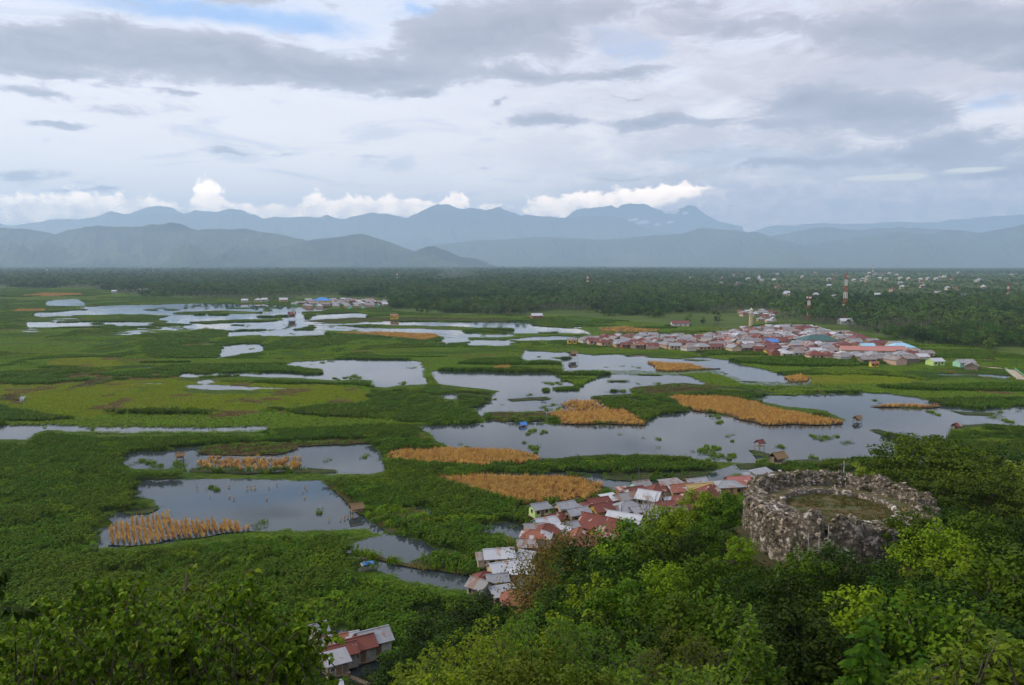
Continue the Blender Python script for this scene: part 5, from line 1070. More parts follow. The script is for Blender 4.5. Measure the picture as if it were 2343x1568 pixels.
q = at(1461, 1096, 0); pole('bamboo thin pole in the reeds behind the mint house', (q[0], q[1], 0), 3.6, False)

# ------------------------------------------------------------------ huts, boats and rafts on the lake
def hut(label, x, y, w_, h, hs, roof='thatch', wall=True):
    w_ *= .82; h *= .85
    q = at(x, y, 0); root = thing('lake_hut', (q[0], q[1], .02), .5, label, 'hut', None); a = w_ / 2
    for sx in (-1, 1):
        for sy in (-1, 1): mb = MB(); mb.tube([(sx * a, sy * a * .8, -.4), (sx * a, sy * a * .8, hs + h)], .07, 5); mb.build('stilt', m_post, root)
    mb = MB(); mb.box(-a - .1, a + .1, -a * .8 - .1, a * .8 + .1, hs, hs + .1); mb.build('platform', m_deck, root)
    if wall: mb = MB(); mb.box(-a * .9, a * .9, -a * .1, a * .72, hs + .105, hs + h - .05); mb.build('wall', WL['wood'], root)
    mb = MB(); roof_mesh(mb, 'gable', w_, w_ * .8, hs + h, w_ * .32, .35, .12); mb.build('roof', RF[roof], root)
hut('thatched hut on thin stilts in the nearest pond beside the dyke', 816, 1178, 2.8, 1.0, 1.0); hut('thatched hut on stilts in the mid pond at left', 412, 1055, 2.1, 1.1, .9)
hut('dark thatched hut alone in the big lake at right', 1961, 966, 2.6, 1.2, .6, 'thatch'); hut('rusty roofed hut on stilts at the end of the weed spit', 1737, 1028, 2.6, 1.5, .9, 'rust', False)
hut('watch hut on stilts in the pond before the far village', 1311, 823, 5.0, 2.0, 2.0, 'thatch'); hut('brown thatched hut at the shore just left behind the fort', 1779, 1062, 4.6, 2.0, .5)
hut('blue roofed fishing raft below the slanted corn field', 1196, 975, 2.3, .7, .2, 'blue', False); hut('little dark hut by the far dark reeds left of the lake', 668, 731, 8, 4, 2, 'rust')
hut('small brick shelter at the wooden jetty far right', 2187, 984, 3.0, 1.4, .4, 'rust')
def boat(label, x, y, L, rot, canopy):
    q = at(x, y, 0); root = thing('canopy_boat' if canopy else 'canoe', (q[0], q[1], .03), R(rot), label, 'boat'); V = []; n_ = 9; F = []
    for i in range(n_):
        s = i / (n_ - 1) * 2 - 1; hw_ = L * .13 * (1 - s * s * .92) ** .6; zt = .42 + .22 * s * s
        V += [(s * L / 2, -hw_, zt), (s * L / 2, -hw_ * .6, .02), (s * L / 2, hw_ * .6, .02), (s * L / 2, hw_, zt), (s * L / 2, hw_ * .85, zt), (s * L / 2, hw_ * .5, .12), (s * L / 2, -hw_ * .5, .12), (s * L / 2, -hw_ * .85, zt)]
    for i in range(n_ - 1):
        for j in range(8): F.append((i * 8 + j, i * 8 + (j + 1) % 8, i * 8 + 8 + (j + 1) % 8, i * 8 + 8 + j))
    F += [tuple(range(8)), tuple(range(8 * n_ - 1, 8 * n_ - 9, -1))]
    obj('hull', mesh_np('hull', V, F, [WL['white'] if canopy else m_post]), root)
    if canopy:
        mb = MB(); mb.slab([(-L * .28, -.75, 1.35), (L * .3, -.75, 1.35), (L * .3, 0, 1.65), (-L * .28, 0, 1.65)], .05); mb.slab([(L * .3, .75, 1.35), (-L * .28, .75, 1.35), (-L * .28, 0, 1.65), (L * .3, 0, 1.65)], .05); mb.build('canopy', RF['blue'], root)
        mb = MB(); mb.box(-L * .34, -L * .28, -.6, .6, .4, 1.3); mb.build('windscreen', WL['white'], root)
        for sx in (-.26, .28):
            for sy in (-.7, .7): mb = MB(); mb.tube([(sx * L, sy, .3), (sx * L, sy, 1.36)], .035, 4); mb.build('canopy_post', m_ww, root)
boat('small white boat with blue canopy moored in the dark canal', 841, 1305, 3.4, 25, True)
boat('dark canoe lying at the far pond beside the brown field', 1632, 845, 7, 0, False); boat('long dark log canoe on the big lake at right', 2154, 926, 7, -5, False); boat('brown canoe drawn up on the canal dyke', 822, 1283, 3, -15, False)
# jetty, walkway and bridge
mb = MB(); a, b_ = at(758, 1532, 1.4), at(850, 1570, 1.6); mb.tube([tuple(a), tuple(b_)], .2, 4); mb.tube([tuple(a + (.25, .2, 0)), tuple(b_ + (.25, .2, 0))], .16, 4)
for s in (.1, .4, .7, .95): p = a + (b_ - a) * s; mb.tube([(p[0], p[1], -.3), tuple(p)], .07, 4)
props(mb.build('walkway', m_deck), 'narrow plank walkway leading from the lower hamlet up to the slope', 'walkway')
root = thing('bridge', at(2322, 856, 1), 0, 'pale concrete bridge with railings at the right edge', 'bridge'); B0 = at(2310, 846, 1.0) - at(2322, 856, 1.0); B1 = at(2338, 868, 1.0) - at(2322, 856, 1.0)
dv = Vector(B1 - B0); sv = Vector((-dv.y, dv.x, 0)).normalized()
mb = MB(); mb.slab([tuple(Vector(B0) - sv * 2), tuple(Vector(B1) - sv * 2), tuple(Vector(B1) + sv * 2), tuple(Vector(B0) + sv * 2)], .4); mb.build('deck', mat_plain('road_dust', (.38, .30, .22), (.30, .23, .17), 1, .95), root)
for s in (-1, 1):
    mb = MB()
    for zz_ in (.5, 1.0): mb.tube([tuple(Vector(B0) + sv * 2 * s + Vector((0, 0, zz_))), tuple(Vector(B1) + sv * 2 * s + Vector((0, 0, zz_)))], .09, 4)
    mb.build('railing', WL['mint'], root)
rdp = [at(x, y, 0)[:2] for x, y in ((2235, 838), (2262, 843), (2290, 845), (2312, 848))]; mb = MB()
for i in range(3): p, q = rdp[i], rdp[i + 1]; mb.poly([(p[0], p[1] - 3, .45), (q[0], q[1] - 3, .45), (q[0], q[1] + 3, .45), (p[0], p[1] + 3, .45)])
props(mb.build('road', bpy.data.materials['road_dust']), 'pale dirt road from the far village to the bridge', 'road', None, 'structure')
# ------------------------------------------------------------------ the wood: nearest trees one by one, the rest as a mass
pts, sort, size, turn = FOREST
ok = np.ones(len(pts), bool)
HX = np.array(HOUSE_XY)
for hx, hy, hr in HX: ok &= ((pts[:, 0] - hx) ** 2 + (pts[:, 1] - hy) ** 2) > (hr + 2.5) ** 2
for hx, hy, hr in HX:      # keep the front of a far house in view
    if hy > 800: ok &= ~((np.abs(pts[:, 0] - hx * pts[:, 1] / hy) < hr + 2) & (pts[:, 1] < hy) & (pts[:, 1] > hy - 30))
pts, sort, size, turn = pts[ok], sort[ok], size[ok], turn[ok]
order = np.argsort(pts[:, 1] / size); one = order[:296]; rest = order[296:]
used = set()
for i in one:
    k = int(sort[i]); p = (pts[i, 0], pts[i, 1], 0)
    if k not in used:
        used.add(k); FT[k].location = tuple(map(float, p)); FT[k].rotation_euler = (0, 0, float(turn[i])); FT[k].scale = (float(size[i]),) * 3
    else: dup(FT[k], p, float(turn[i]), float(size[i]))
for k in range(7):
    if k not in used: FT[k].location = (float(pts[rest[k], 0]), float(pts[rest[k], 1]), 0)
prot = [[c for c in f.children] for f in FT]
scatter('wood', np.concatenate([pts[rest, :2], np.zeros((len(rest), 1))], 1), turn[rest], size[rest], sort[rest], prot, 'wide palm and broadleaf wood covering the plain to the mountains', 'wood')
print('wood mass', len(rest))

# ------------------------------------------------------------------ fort
FC = np.array([37.8, 88.0]); FZ = 26.7
m, t, b, o = new_mat('coral_stone'); P = t.objc()
v1 = t.new('ShaderNodeTexVoronoi'); v1.inputs['Scale'].default_value = 1.9; t.l.new(P, v1.inputs['Vector'])
sp = t.new('ShaderNodeSeparateColor'); t.l.new(v1.outputs['Color'], sp.inputs[0])
n_a = t.noise(P, .55, 6, .65); n_b = t.noise(P, 2.0, 6, .68); n_c = t.noise(t.scale(P, (1, 1, .45)), .9, 6, .65)
col = t.mix(sp.outputs[0], (.27, .22, .165), (.50, .43, .345)); col = t.mix(t.step(n_b, .50, .62), (.10, .085, .065), col)
col = t.mix(t.step(n_a, .56, .66), col, (.58, .55, .50)); col = t.mix(t.step(n_c, .52, .64), col, (.060, .050, .036))
col = t.mix(t.math('MULTIPLY', t.step(t.noise(P, .9, 4), .60, .68), .7), col, (.06, .075, .02))
t.put(b.inputs['Base Color'], col); b.inputs['Roughness'].default_value = .95; b.inputs['Specular IOR Level'].default_value = .1
hb = t.math('ADD', t.math('MULTIPLY', v1.outputs['Distance'], -.8), t.math('MULTIPLY', n_b, 1.2)); t.put(b.inputs['Normal'], t.bump(hb, .9, .25)); m_stone = m
m, t, b, o = new_mat('fort_lawn'); P = t.objc(); f = t.noise(P, .35, 6, .65); g = t.noise(P, 2.5, 5)
col = t.mix(t.step(f, .42, .6), (.042, .046, .008), (.085, .048, .014)); col = t.mix(t.math('MULTIPLY', t.step(g, .4, .7), .6), col, (.055, .075, .015))
col = t.mix(t.step(t.noise(P, .22, 3), .62, .70), col, (.20, .10, .03)); t.put(b.inputs['Base Color'], col); b.inputs['Roughness'].default_value = .95; m_lawn = m
fort = thing('stone_fort', (FC[0], FC[1], FZ), 0, 'round ruined coral stone fort with grassy court on the hillside', 'fort')
NA = 640; A = np.arange(NA) / NA * 2 * np.pi; deg = np.degrees(A)
def bumpf(c_, w_): dd = (deg - c_ + 180) % 360 - 180; return np.clip(1 - (np.abs(dd) / w_) ** 4, 0, 1)
rim = 1.85 + .40 * (fbm(deg / 6., deg * 0, 5, 3) - .5) * 2 + .25 * (fbm(deg / 25., deg * 0, 7, 2) - .5) * 2
rim = rim - .75 * bumpf(190, 46) - .75 * bumpf(275, 30) - 1.0 * bumpf(331, 17) - .5 * bumpf(312, 7)
rim = rim - 1.9 * bumpf(240.5, 2.6) - .55 * bumpf(64, 1.6) - .35 * bumpf(107, 2.2) - .5 * bumpf(147, 2.0) - 1.3 * bumpf(346, 3)
rim = rim + .85 * bumpf(253, 8) + .5 * bumpf(231, 6) + .3 * bumpf(298, 4)
thick = 1.15 + 1.9 * bumpf(193, 44) + 1.2 * bumpf(275, 28) + 1.3 * bumpf(331, 22) + .15 * (fbm(deg / 9, deg * 0, 9, 3) - .5)
thick = np.clip(thick, .9, 3.2); low = rim < .9
prof = []      # r, z columns from the outer foot over the wall down to the kerb
Ro = 10.35 + .15 * (fbm(deg / 12, deg * 0, 11, 3) - .5)
def colm(r, z): prof.append((r + 0 * deg, z + 0 * deg))
for q in np.linspace(0, 1, 12): colm(Ro + .35 * (1 - q), -4.6 + (rim + 4.55) * q)
for q in (.15, .4, .7, .95): colm(Ro - thick * q, rim + .06 * (fbm(deg / 4, deg * 0 + q * 9, 13, 2) - .5) * 2 - .05 * q)
ri = Ro - thick
bz = np.minimum(rim - .75, 1.15)
for q in (.1, .5, .95): colm(ri - .08 * q, rim - .12 - (rim - .12 - np.minimum(rim - .12, bz)) * q)
colm(ri - .45, np.minimum(bz, rim)); colm(ri - .62, np.minimum(bz - .05, rim))
for q in (.3, .7, 1): colm(ri - .65 - .05 * q, np.minimum(bz, rim) * (1 - q) + .28 * q)
colm(np.minimum(6.6, ri - .8), .26 + .1 * (fbm(deg / 8, deg * 0, 15, 2) - .5)); kz = .55 + .16 * (fbm(deg / 5, deg * 0, 17, 2) - .5) * 2 - .5 * bumpf(240, 8)
kr = np.minimum(6.45, ri - .9)
for dr, kk in ((0, 1), (.28, 1), (.55, .95), (.6, -.1)): colm(kr - dr, kz if kk > .5 else 0 * deg - .1)
PR_ = np.array([[p[0], p[1]] for p in prof]); nc = len(prof)
V = np.zeros((nc, NA, 3))
for j in range(nc):
    r_, z = PR_[j]; nz = (_hash(np.floor(A * 10.35 / .62 + (np.floor(z / .42) % 2) * .5), np.floor(z / .42 + j * (.5 if 11 < j < 17 else 0)), 3) - .5) * .26 + (fbm(A * 10.35 * 1.2 + 0, z * 1.3 + j * .35, 19, 4) - .5) * .38 + (fbm(A * 10.35 * 3.2, z * 3 + j, 23, 2) - .5) * .22
    r2 = r_ + nz * (1 if j < 21 else .4); V[j, :, 0] = r2 * np.cos(A); V[j, :, 1] = r2 * np.sin(A); V[j, :, 2] = z + nz * .35 * (j > 10)
idx = np.arange(nc * NA).reshape(nc, NA); nxt = np.roll(idx, -1, 1)
F = np.stack([idx[:-1].ravel(), nxt[:-1].ravel(), nxt[1:].ravel(), idx[1:].ravel()], -1)
obj('wall', mesh_np('wall', V.reshape(-1, 3), F, [m_stone], False), fort)
Vc = [(0, 0, .02)]; Fc = []
for r_ in (3.3, 7.0):
    for i in range(48): a = i / 48 * 2 * math.pi; Vc.append((r_ * math.cos(a), r_ * math.sin(a), .02 + .05 * math.sin(a * 3 + r_)))
for i in range(48): j = (i + 1) % 48; Fc.append((0, 1 + i, 1 + j)); Fc.append((1 + i, 49 + i, 49 + j, 1 + j))
obj('court_lawn', mesh_np('court_lawn', Vc, Fc, [m_lawn], True), fort)
Vw = []; Fw = []                                            # grass walk between kerb and wall
for i in range(96):
    a = i / 96 * 2 * math.pi
    for r_ in (6.3, 9.2): Vw.append((r_ * math.cos(a), r_ * math.sin(a), .30))
for i in range(96): j = (i + 1) % 96; Fw.append((2 * i, 2 * i + 1, 2 * j + 1, 2 * j))
obj('grass_walk', mesh_np('grass_walk', Vw, Fw, [m_lawn]), fort)
# separate stones standing proud of the wall, and weeds rooted in it and on the court
rf2 = np.random.default_rng(31); SV = []; SF = []; cube = np.array([(x, y, z) for z in (-1, 1) for y in (-1, 1) for x in (-1, 1)], float); cf = np.array([(0, 2, 3, 1), (4, 5, 7, 6), (0, 1, 5, 4), (1, 3, 7, 5), (3, 2, 6, 7), (2, 0, 4, 6)])
WV = []; WF = []; kw = 0
for i in range(1000):
    j = int(rf2.integers(5, nc - 4)); k_ = int(rf2.integers(0, NA)); p = V[j, k_]; s_ = rf2.uniform(.07, .17) * (1.25 if 10 < j < 17 else 1)
    M_ = np.array(Matrix.Rotation(rf2.uniform(0, 6.28), 3, 'Z') @ Matrix.Rotation(rf2.normal(0, .3), 3, 'X'))
    q = cube * (1 + rf2.uniform(-.28, .1, (8, 1))) * np.array([s_ * rf2.uniform(.9, 1.6), s_, s_ * rf2.uniform(.5, .8)]); SV.append(q @ M_.T + p); SF.append(cf + 8 * i)
obj('stones', mesh_np('stones', np.concatenate(SV), np.concatenate(SF), [m_stone]), fort)
for i in range(2300):
    if i < 1700: r_ = 6.3 * math.sqrt(rf2.uniform(0, 1)); a = rf2.uniform(0, 6.28); p = np.array([r_ * math.cos(a), r_ * math.sin(a), .02]); h_, n_, rd = .13, 9, .26
    else: p = V[int(rf2.integers(10, nc - 4)), int(rf2.integers(0, NA))]; h_, n_, rd = rf2.uniform(.15, .45), 9, .16
    if i < 1700 and fbm(p[0] / 1.7, p[1] / 1.7, 44, 3) < .36: continue
    v_, f_ = strip_leaves(rf2, n_, rd, h_, .05, .6, 2); WV.append(v_ + p); WF.append(f_ + kw); kw += len(v_)
obj('weeds', mesh_np('weeds', np.concatenate(WV), np.concatenate(WF), [mat_leaf('court_grass', (.05, .065, .007), (.10, .075, .016), None, .3, .15, 0)]), fort)
# stair to the breach with handrail posts
st0 = np.array([FC[0] + 9.6 * math.cos(R(240.5)), FC[1] + 9.6 * math.sin(R(240.5))]); st1 = np.array([25.2, 71.8]); mb = MB(); ns = 26
stair = thing('stone_stair', (st0[0], st0[1], 0), 0, 'concrete stair climbing through the bushes to the breach of the fort', 'stair')
zt0, zt1 = FZ - .3, float(terr(*st1)) + .5
dS = (st1 - st0); ln = np.linalg.norm(dS); dS /= ln; nS = np.array([-dS[1], dS[0]])
for i in range(ns):
    q = (i + .5) / ns; c_ = dS * ln * q; z = zt0 + (zt1 - zt0) * q; hw_, hd = .5, ln / ns * .5
    p = [c_ + dS * hd * a + nS * hw_ * b_ for a, b_ in ((-1, -1), (1, -1), (1, 1), (-1, 1))]; mb.slab([(x[0], x[1], z) for x in p], 1.2)
mb.build('steps', mat_plain('mossy_step', (.16, .14, .11), (.08, .075, .05), 2, .95), stair)
for i in range(10):
    q = .08 + .9 * (i // 2) / 4.5; s = -1 if i % 2 else 1; c_ = dS * ln * q + nS * .55 * s; z = zt0 + (zt1 - zt0) * q; pb = MB(); pb.tube([(c_[0], c_[1], z - .5), (c_[0], c_[1], z + 1.9)], .04, 5); pb.build('handrail_post', m_conc, stair)

# ------------------------------------------------------------------ hillside trees
m_h1 = mat_leaf('bush_leaf', (.032, .075, .003), (.085, .14, .005), (.05, .09, .004), .05, .18, .45)
m_h2 = mat_leaf('dark_bush_leaf', (.014, .034, .002), (.034, .066, .004), (.02, .04, .003), .05, .15, .45)  # darker bush green, deep shade of the slope put into the leaf colour
m_h3 = mat_leaf('lit_tone_bush_leaf', (.085, .15, .004), (.175, .235, .007), (.11, .165, .004), .05, .2, .4)  # lighter bush green, sunlight on the crowns put into the leaf colour
m_h4 = mat_leaf('acacia_leaf', (.045, .07, .004), (.085, .11, .007), (.035, .055, .004), .05, .18, .3)
m_ol = mat_leaf('olive_brown_leaf', (.12, .095, .02), (.18, .14, .03), (.09, .09, .018), .2, .3, .3)
m_yl = mat_leaf('yellow_green_leaf', (.15, .20, .022), (.21, .245, .03), None, .05, .35, .3)
rh_ = np.random.default_rng(77)
mkt = lambda h, r, ch, ncl, nlf, leaf, m_, **kw: make_tree('bushy_tree', rh_, h, r, ch, ncl, nlf, leaf, m_, 'x', 'tree', 'trees and bushes of the hillside', **kw)
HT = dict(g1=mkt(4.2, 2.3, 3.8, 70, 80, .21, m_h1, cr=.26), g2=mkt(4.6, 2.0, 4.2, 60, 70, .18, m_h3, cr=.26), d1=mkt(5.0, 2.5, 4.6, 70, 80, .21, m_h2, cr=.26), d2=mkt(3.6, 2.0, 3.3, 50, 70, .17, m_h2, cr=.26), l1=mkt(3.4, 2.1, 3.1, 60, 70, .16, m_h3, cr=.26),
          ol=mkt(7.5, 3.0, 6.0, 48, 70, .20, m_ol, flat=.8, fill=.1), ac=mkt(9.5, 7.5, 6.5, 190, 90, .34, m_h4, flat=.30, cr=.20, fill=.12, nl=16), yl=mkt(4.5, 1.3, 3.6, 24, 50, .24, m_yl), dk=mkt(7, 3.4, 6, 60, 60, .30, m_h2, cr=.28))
hused = set()
def plant(k, p, s, lab, group='trees and bushes of the hillside', rz=None, sink=.0):
    rz = random.uniform(0, 6.28) if rz is None else rz; z = p[2] if len(p) > 2 else max(0, float(terr(p[0], p[1])))
    if k not in hused:
        hused.add(k); r_ = HT[k]; r_.location = (float(p[0]), float(p[1]), z - sink); r_.rotation_euler = (0, 0, rz); r_.scale = (s,) * 3; r_['label'] = lab; r_['group'] = group; return r_
    return dup(HT[k], (p[0], p[1], z - sink), rz, s, lab, group)
def top(x, y, Y, k, s, lab, **kw):
    """plant so that the crown's top is seen at photo x, y at forward distance Y"""
    hgt = {'g1': 4.3, 'g2': 4.7, 'd1': 5.1, 'd2': 3.7, 'l1': 3.5, 'ol': 7.6, 'ac': 9.6, 'yl': 4.6, 'dk': 7.1}[k] * s
    q = on_plane(x, y, Y); tz = max(0, float(terr(q[0], q[1]))); z = q[2] - hgt
    if z > tz: k_ = min(1.9, (q[2] - tz) / hgt); s *= k_; z = tz
    plant(k, (q[0], q[1], min(z, tz)), s, lab, **kw); TREES.append((q[0], q[1], 1.6 * s))
TREES = []
top(2140, 1003, 112, 'ac', 1.25, 'wide flat topped acacia with feathery layers right behind the fort')
top(2240, 1085, 100, 'ac', .95, 'second spreading acacia lower at the right edge of the fort')
top(2225, 985, 135, 'dk', 1.1, 'dark round tree at the shore behind the wide acacia'); top(2300, 1015, 140, 'dk', 1.2, 'dark tree with blue green crown near the right edge'); top(2335, 1030, 130, 'dk', 1.0, 'dark tall tree cut by the right picture edge behind the acacia')
top(2258, 1030, 118, 'yl', 1.5, 'yellow green young tree between the dark trees at right'); top(2325, 1040, 118, 'yl', 1.4, 'bright yellow green tree at the right picture edge'); top(1968, 1052, 104, 'yl', .8, 'little bright green tree just above the fort rim'); 
top(1255, 1212, 100, 'ol', 1.0, 'olive brown leaved tree in front of the village houses'); top(1300, 1200, 104, 'ol', .9, 'taller brownish tree before the rust pyramid roof'); top(1222, 1262, 97, 'ol', .75, 'thin olive tree half covering the orange walled house')
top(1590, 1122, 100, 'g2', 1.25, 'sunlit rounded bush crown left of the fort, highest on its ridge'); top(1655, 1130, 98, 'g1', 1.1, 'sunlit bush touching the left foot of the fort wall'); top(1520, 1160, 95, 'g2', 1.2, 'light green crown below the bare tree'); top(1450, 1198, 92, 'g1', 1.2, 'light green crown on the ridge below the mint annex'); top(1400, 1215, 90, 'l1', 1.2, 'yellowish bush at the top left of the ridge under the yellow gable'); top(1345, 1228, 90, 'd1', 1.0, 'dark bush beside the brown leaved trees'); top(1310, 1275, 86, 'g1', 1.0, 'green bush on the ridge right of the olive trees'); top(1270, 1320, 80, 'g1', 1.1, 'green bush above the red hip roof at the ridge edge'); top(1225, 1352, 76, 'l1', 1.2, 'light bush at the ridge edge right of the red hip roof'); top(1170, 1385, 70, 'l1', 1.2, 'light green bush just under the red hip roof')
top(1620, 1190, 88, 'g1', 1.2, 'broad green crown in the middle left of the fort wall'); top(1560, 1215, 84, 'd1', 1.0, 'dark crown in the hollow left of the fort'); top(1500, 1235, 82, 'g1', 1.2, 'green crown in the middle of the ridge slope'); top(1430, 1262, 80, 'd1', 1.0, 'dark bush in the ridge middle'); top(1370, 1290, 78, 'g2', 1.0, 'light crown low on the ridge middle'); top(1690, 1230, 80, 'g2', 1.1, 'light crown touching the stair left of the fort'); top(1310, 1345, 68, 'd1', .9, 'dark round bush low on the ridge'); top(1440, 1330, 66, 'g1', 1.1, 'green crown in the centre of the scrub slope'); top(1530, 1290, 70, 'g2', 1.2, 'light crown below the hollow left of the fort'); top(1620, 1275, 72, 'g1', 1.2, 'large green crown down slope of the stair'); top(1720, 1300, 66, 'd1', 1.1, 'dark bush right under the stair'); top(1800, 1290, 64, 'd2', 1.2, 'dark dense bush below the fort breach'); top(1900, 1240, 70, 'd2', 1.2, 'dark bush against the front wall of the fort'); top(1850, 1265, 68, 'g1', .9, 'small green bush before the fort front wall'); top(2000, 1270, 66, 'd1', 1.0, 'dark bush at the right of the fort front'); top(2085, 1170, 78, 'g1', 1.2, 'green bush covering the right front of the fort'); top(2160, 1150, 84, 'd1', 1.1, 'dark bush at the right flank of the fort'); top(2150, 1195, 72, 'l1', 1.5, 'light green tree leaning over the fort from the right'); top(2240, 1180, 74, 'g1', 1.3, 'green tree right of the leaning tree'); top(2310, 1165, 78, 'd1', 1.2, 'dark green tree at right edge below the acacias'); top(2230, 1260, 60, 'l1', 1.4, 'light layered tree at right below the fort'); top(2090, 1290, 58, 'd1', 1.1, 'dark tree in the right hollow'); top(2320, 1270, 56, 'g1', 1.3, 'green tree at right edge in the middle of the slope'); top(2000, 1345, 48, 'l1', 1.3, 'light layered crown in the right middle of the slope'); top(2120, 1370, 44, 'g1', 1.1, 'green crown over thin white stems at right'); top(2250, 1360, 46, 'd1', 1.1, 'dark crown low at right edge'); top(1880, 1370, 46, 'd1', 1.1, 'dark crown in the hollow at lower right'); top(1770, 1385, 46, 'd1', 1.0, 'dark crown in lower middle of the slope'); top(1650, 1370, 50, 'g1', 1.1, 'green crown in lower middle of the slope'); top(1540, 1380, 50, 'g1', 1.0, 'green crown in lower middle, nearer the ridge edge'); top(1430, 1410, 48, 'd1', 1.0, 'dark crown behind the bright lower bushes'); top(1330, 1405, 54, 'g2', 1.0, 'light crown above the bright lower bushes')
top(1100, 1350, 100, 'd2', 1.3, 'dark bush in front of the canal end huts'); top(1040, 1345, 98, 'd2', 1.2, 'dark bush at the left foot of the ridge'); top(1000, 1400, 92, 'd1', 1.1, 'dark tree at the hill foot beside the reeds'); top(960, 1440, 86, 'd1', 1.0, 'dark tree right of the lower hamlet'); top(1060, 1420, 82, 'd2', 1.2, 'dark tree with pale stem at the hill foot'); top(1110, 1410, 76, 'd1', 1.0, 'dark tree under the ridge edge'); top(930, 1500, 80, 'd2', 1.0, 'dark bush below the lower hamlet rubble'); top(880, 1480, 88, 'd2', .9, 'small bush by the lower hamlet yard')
# scrub that fills the slope between them
m_un = [m_h1, m_h2, m_h3, m_h2]; UN = []
for i, (mm, lf) in enumerate(((m_h1, .17), (m_h2, .17), (m_h3, .15), (m_h2, .15), (m_h1, .15), (m_h4, .17))):
    V, F, C = crown_np(rh_, 1.5, 2.2, 34, 46, lf, .0, .7, .75, .3); UN.append([proto('scrub', V, F, mm)])
g = []
for y0, y1, s in ((6, 30, 1.2), (30, 70, 1.5), (70, 180, 1.9)):
    for j in range(int((y1 - y0) / s)):
        y = y0 + (j + .5) * s; xx = np.arange(-60 if y > 20 else -30, .72 * y + 24, s); g.append(np.stack([xx + RNG.uniform(-.5, .5, len(xx)) * s, y + RNG.uniform(-.5, .5, len(xx)) * s], -1))
g = np.concatenate(g); tz = terr(g[:, 0], g[:, 1]); rr = np.hypot(g[:, 0] - FC[0], g[:, 1] - FC[1])
keep = (tz > .05) & (rr > 11.5)
sd_ = np.abs((g[:, 0] - st0[0]) * nS[0] + (g[:, 1] - st0[1]) * nS[1]); al = (g[:, 0] - st0[0]) * dS[0] + (g[:, 1] - st0[1]) * dS[1]; keep &= ~((sd_ < 1.5) & (al > 0) & (al < ln))
for hx, hy, hr in HX:
    if hy < 260: keep &= ((g[:, 0] - hx) ** 2 + (g[:, 1] - hy) ** 2) > (hr * .8 + .9) ** 2

u, v = pix((g[:, 0], g[:, 1], tz + 2)); hamlet = (u > 640) & (u < 900) & (v > 1410) & (v < 1568) & (g[:, 1] > 60); keep &= ~(hamlet & (RNG.uniform(0, 1, len(g)) < .85))
keep &= ~((v > 1500) & (g[:, 1] < 26)) & (g[:, 1] > 9)
g = g[keep]; tz = tz[keep]; n = len(g)
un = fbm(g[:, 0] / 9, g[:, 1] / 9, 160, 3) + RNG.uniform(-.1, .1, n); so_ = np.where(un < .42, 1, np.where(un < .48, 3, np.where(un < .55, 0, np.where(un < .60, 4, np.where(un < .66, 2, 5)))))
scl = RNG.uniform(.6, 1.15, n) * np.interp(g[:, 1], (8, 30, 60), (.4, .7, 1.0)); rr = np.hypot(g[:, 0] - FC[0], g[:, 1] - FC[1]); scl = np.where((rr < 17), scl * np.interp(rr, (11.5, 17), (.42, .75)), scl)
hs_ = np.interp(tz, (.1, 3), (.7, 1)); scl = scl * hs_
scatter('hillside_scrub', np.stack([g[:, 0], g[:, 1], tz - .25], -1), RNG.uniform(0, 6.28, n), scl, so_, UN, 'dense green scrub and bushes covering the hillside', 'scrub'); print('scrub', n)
# bare tree before the grey roofs
bt = thing('bare_tree', (0, 0, 0), 0, 'leafless grey tree standing before the grey village roofs', 'tree'); q = on_plane(1493, 1190, 104); bt.location = (q[0], q[1], max(0, q[2] - 2.5))
def grow(mb, p, d, L, r_, lv, rng):
    e = p + d * L; mb.tube([tuple(p), tuple(p.lerp(e, .5) + Vector(rng.normal(0, .05, 3)) * L), tuple(e)], [r_, r_ * .8, r_ * .62], 5)
    if lv:
        for i in range(3 if lv > 1 else 2):
            nd = (d + Vector(rng.normal(0, .45, 3)) + Vector((0, 0, .15))).normalized(); grow(mb, e if i else p.lerp(e, .75), nd, L * rng.uniform(.55, .8), r_ * .6, lv - 1, rng)
mb = MB(); rb_ = np.random.default_rng(4); mb.tube([(0, 0, -1.5), (0, 0, 1.2)], [.16, .13], 6)
m_pale = mat_plain('pale_bark', (.30, .27, .23), (.18, .16, .135), 4, .9, .1)
mb.build('trunk', m_pale, bt)
for i, d in enumerate(((-.55, 0, 1), (.1, .1, 1.1), (.45, -.1, 1), (-.2, .3, 1))):
    mb = MB(); grow(mb, Vector((0, 0, 1.0)), Vector(d).normalized(), 2.3, .085, 3, rb_); mb.build('limb', m_pale, bt)

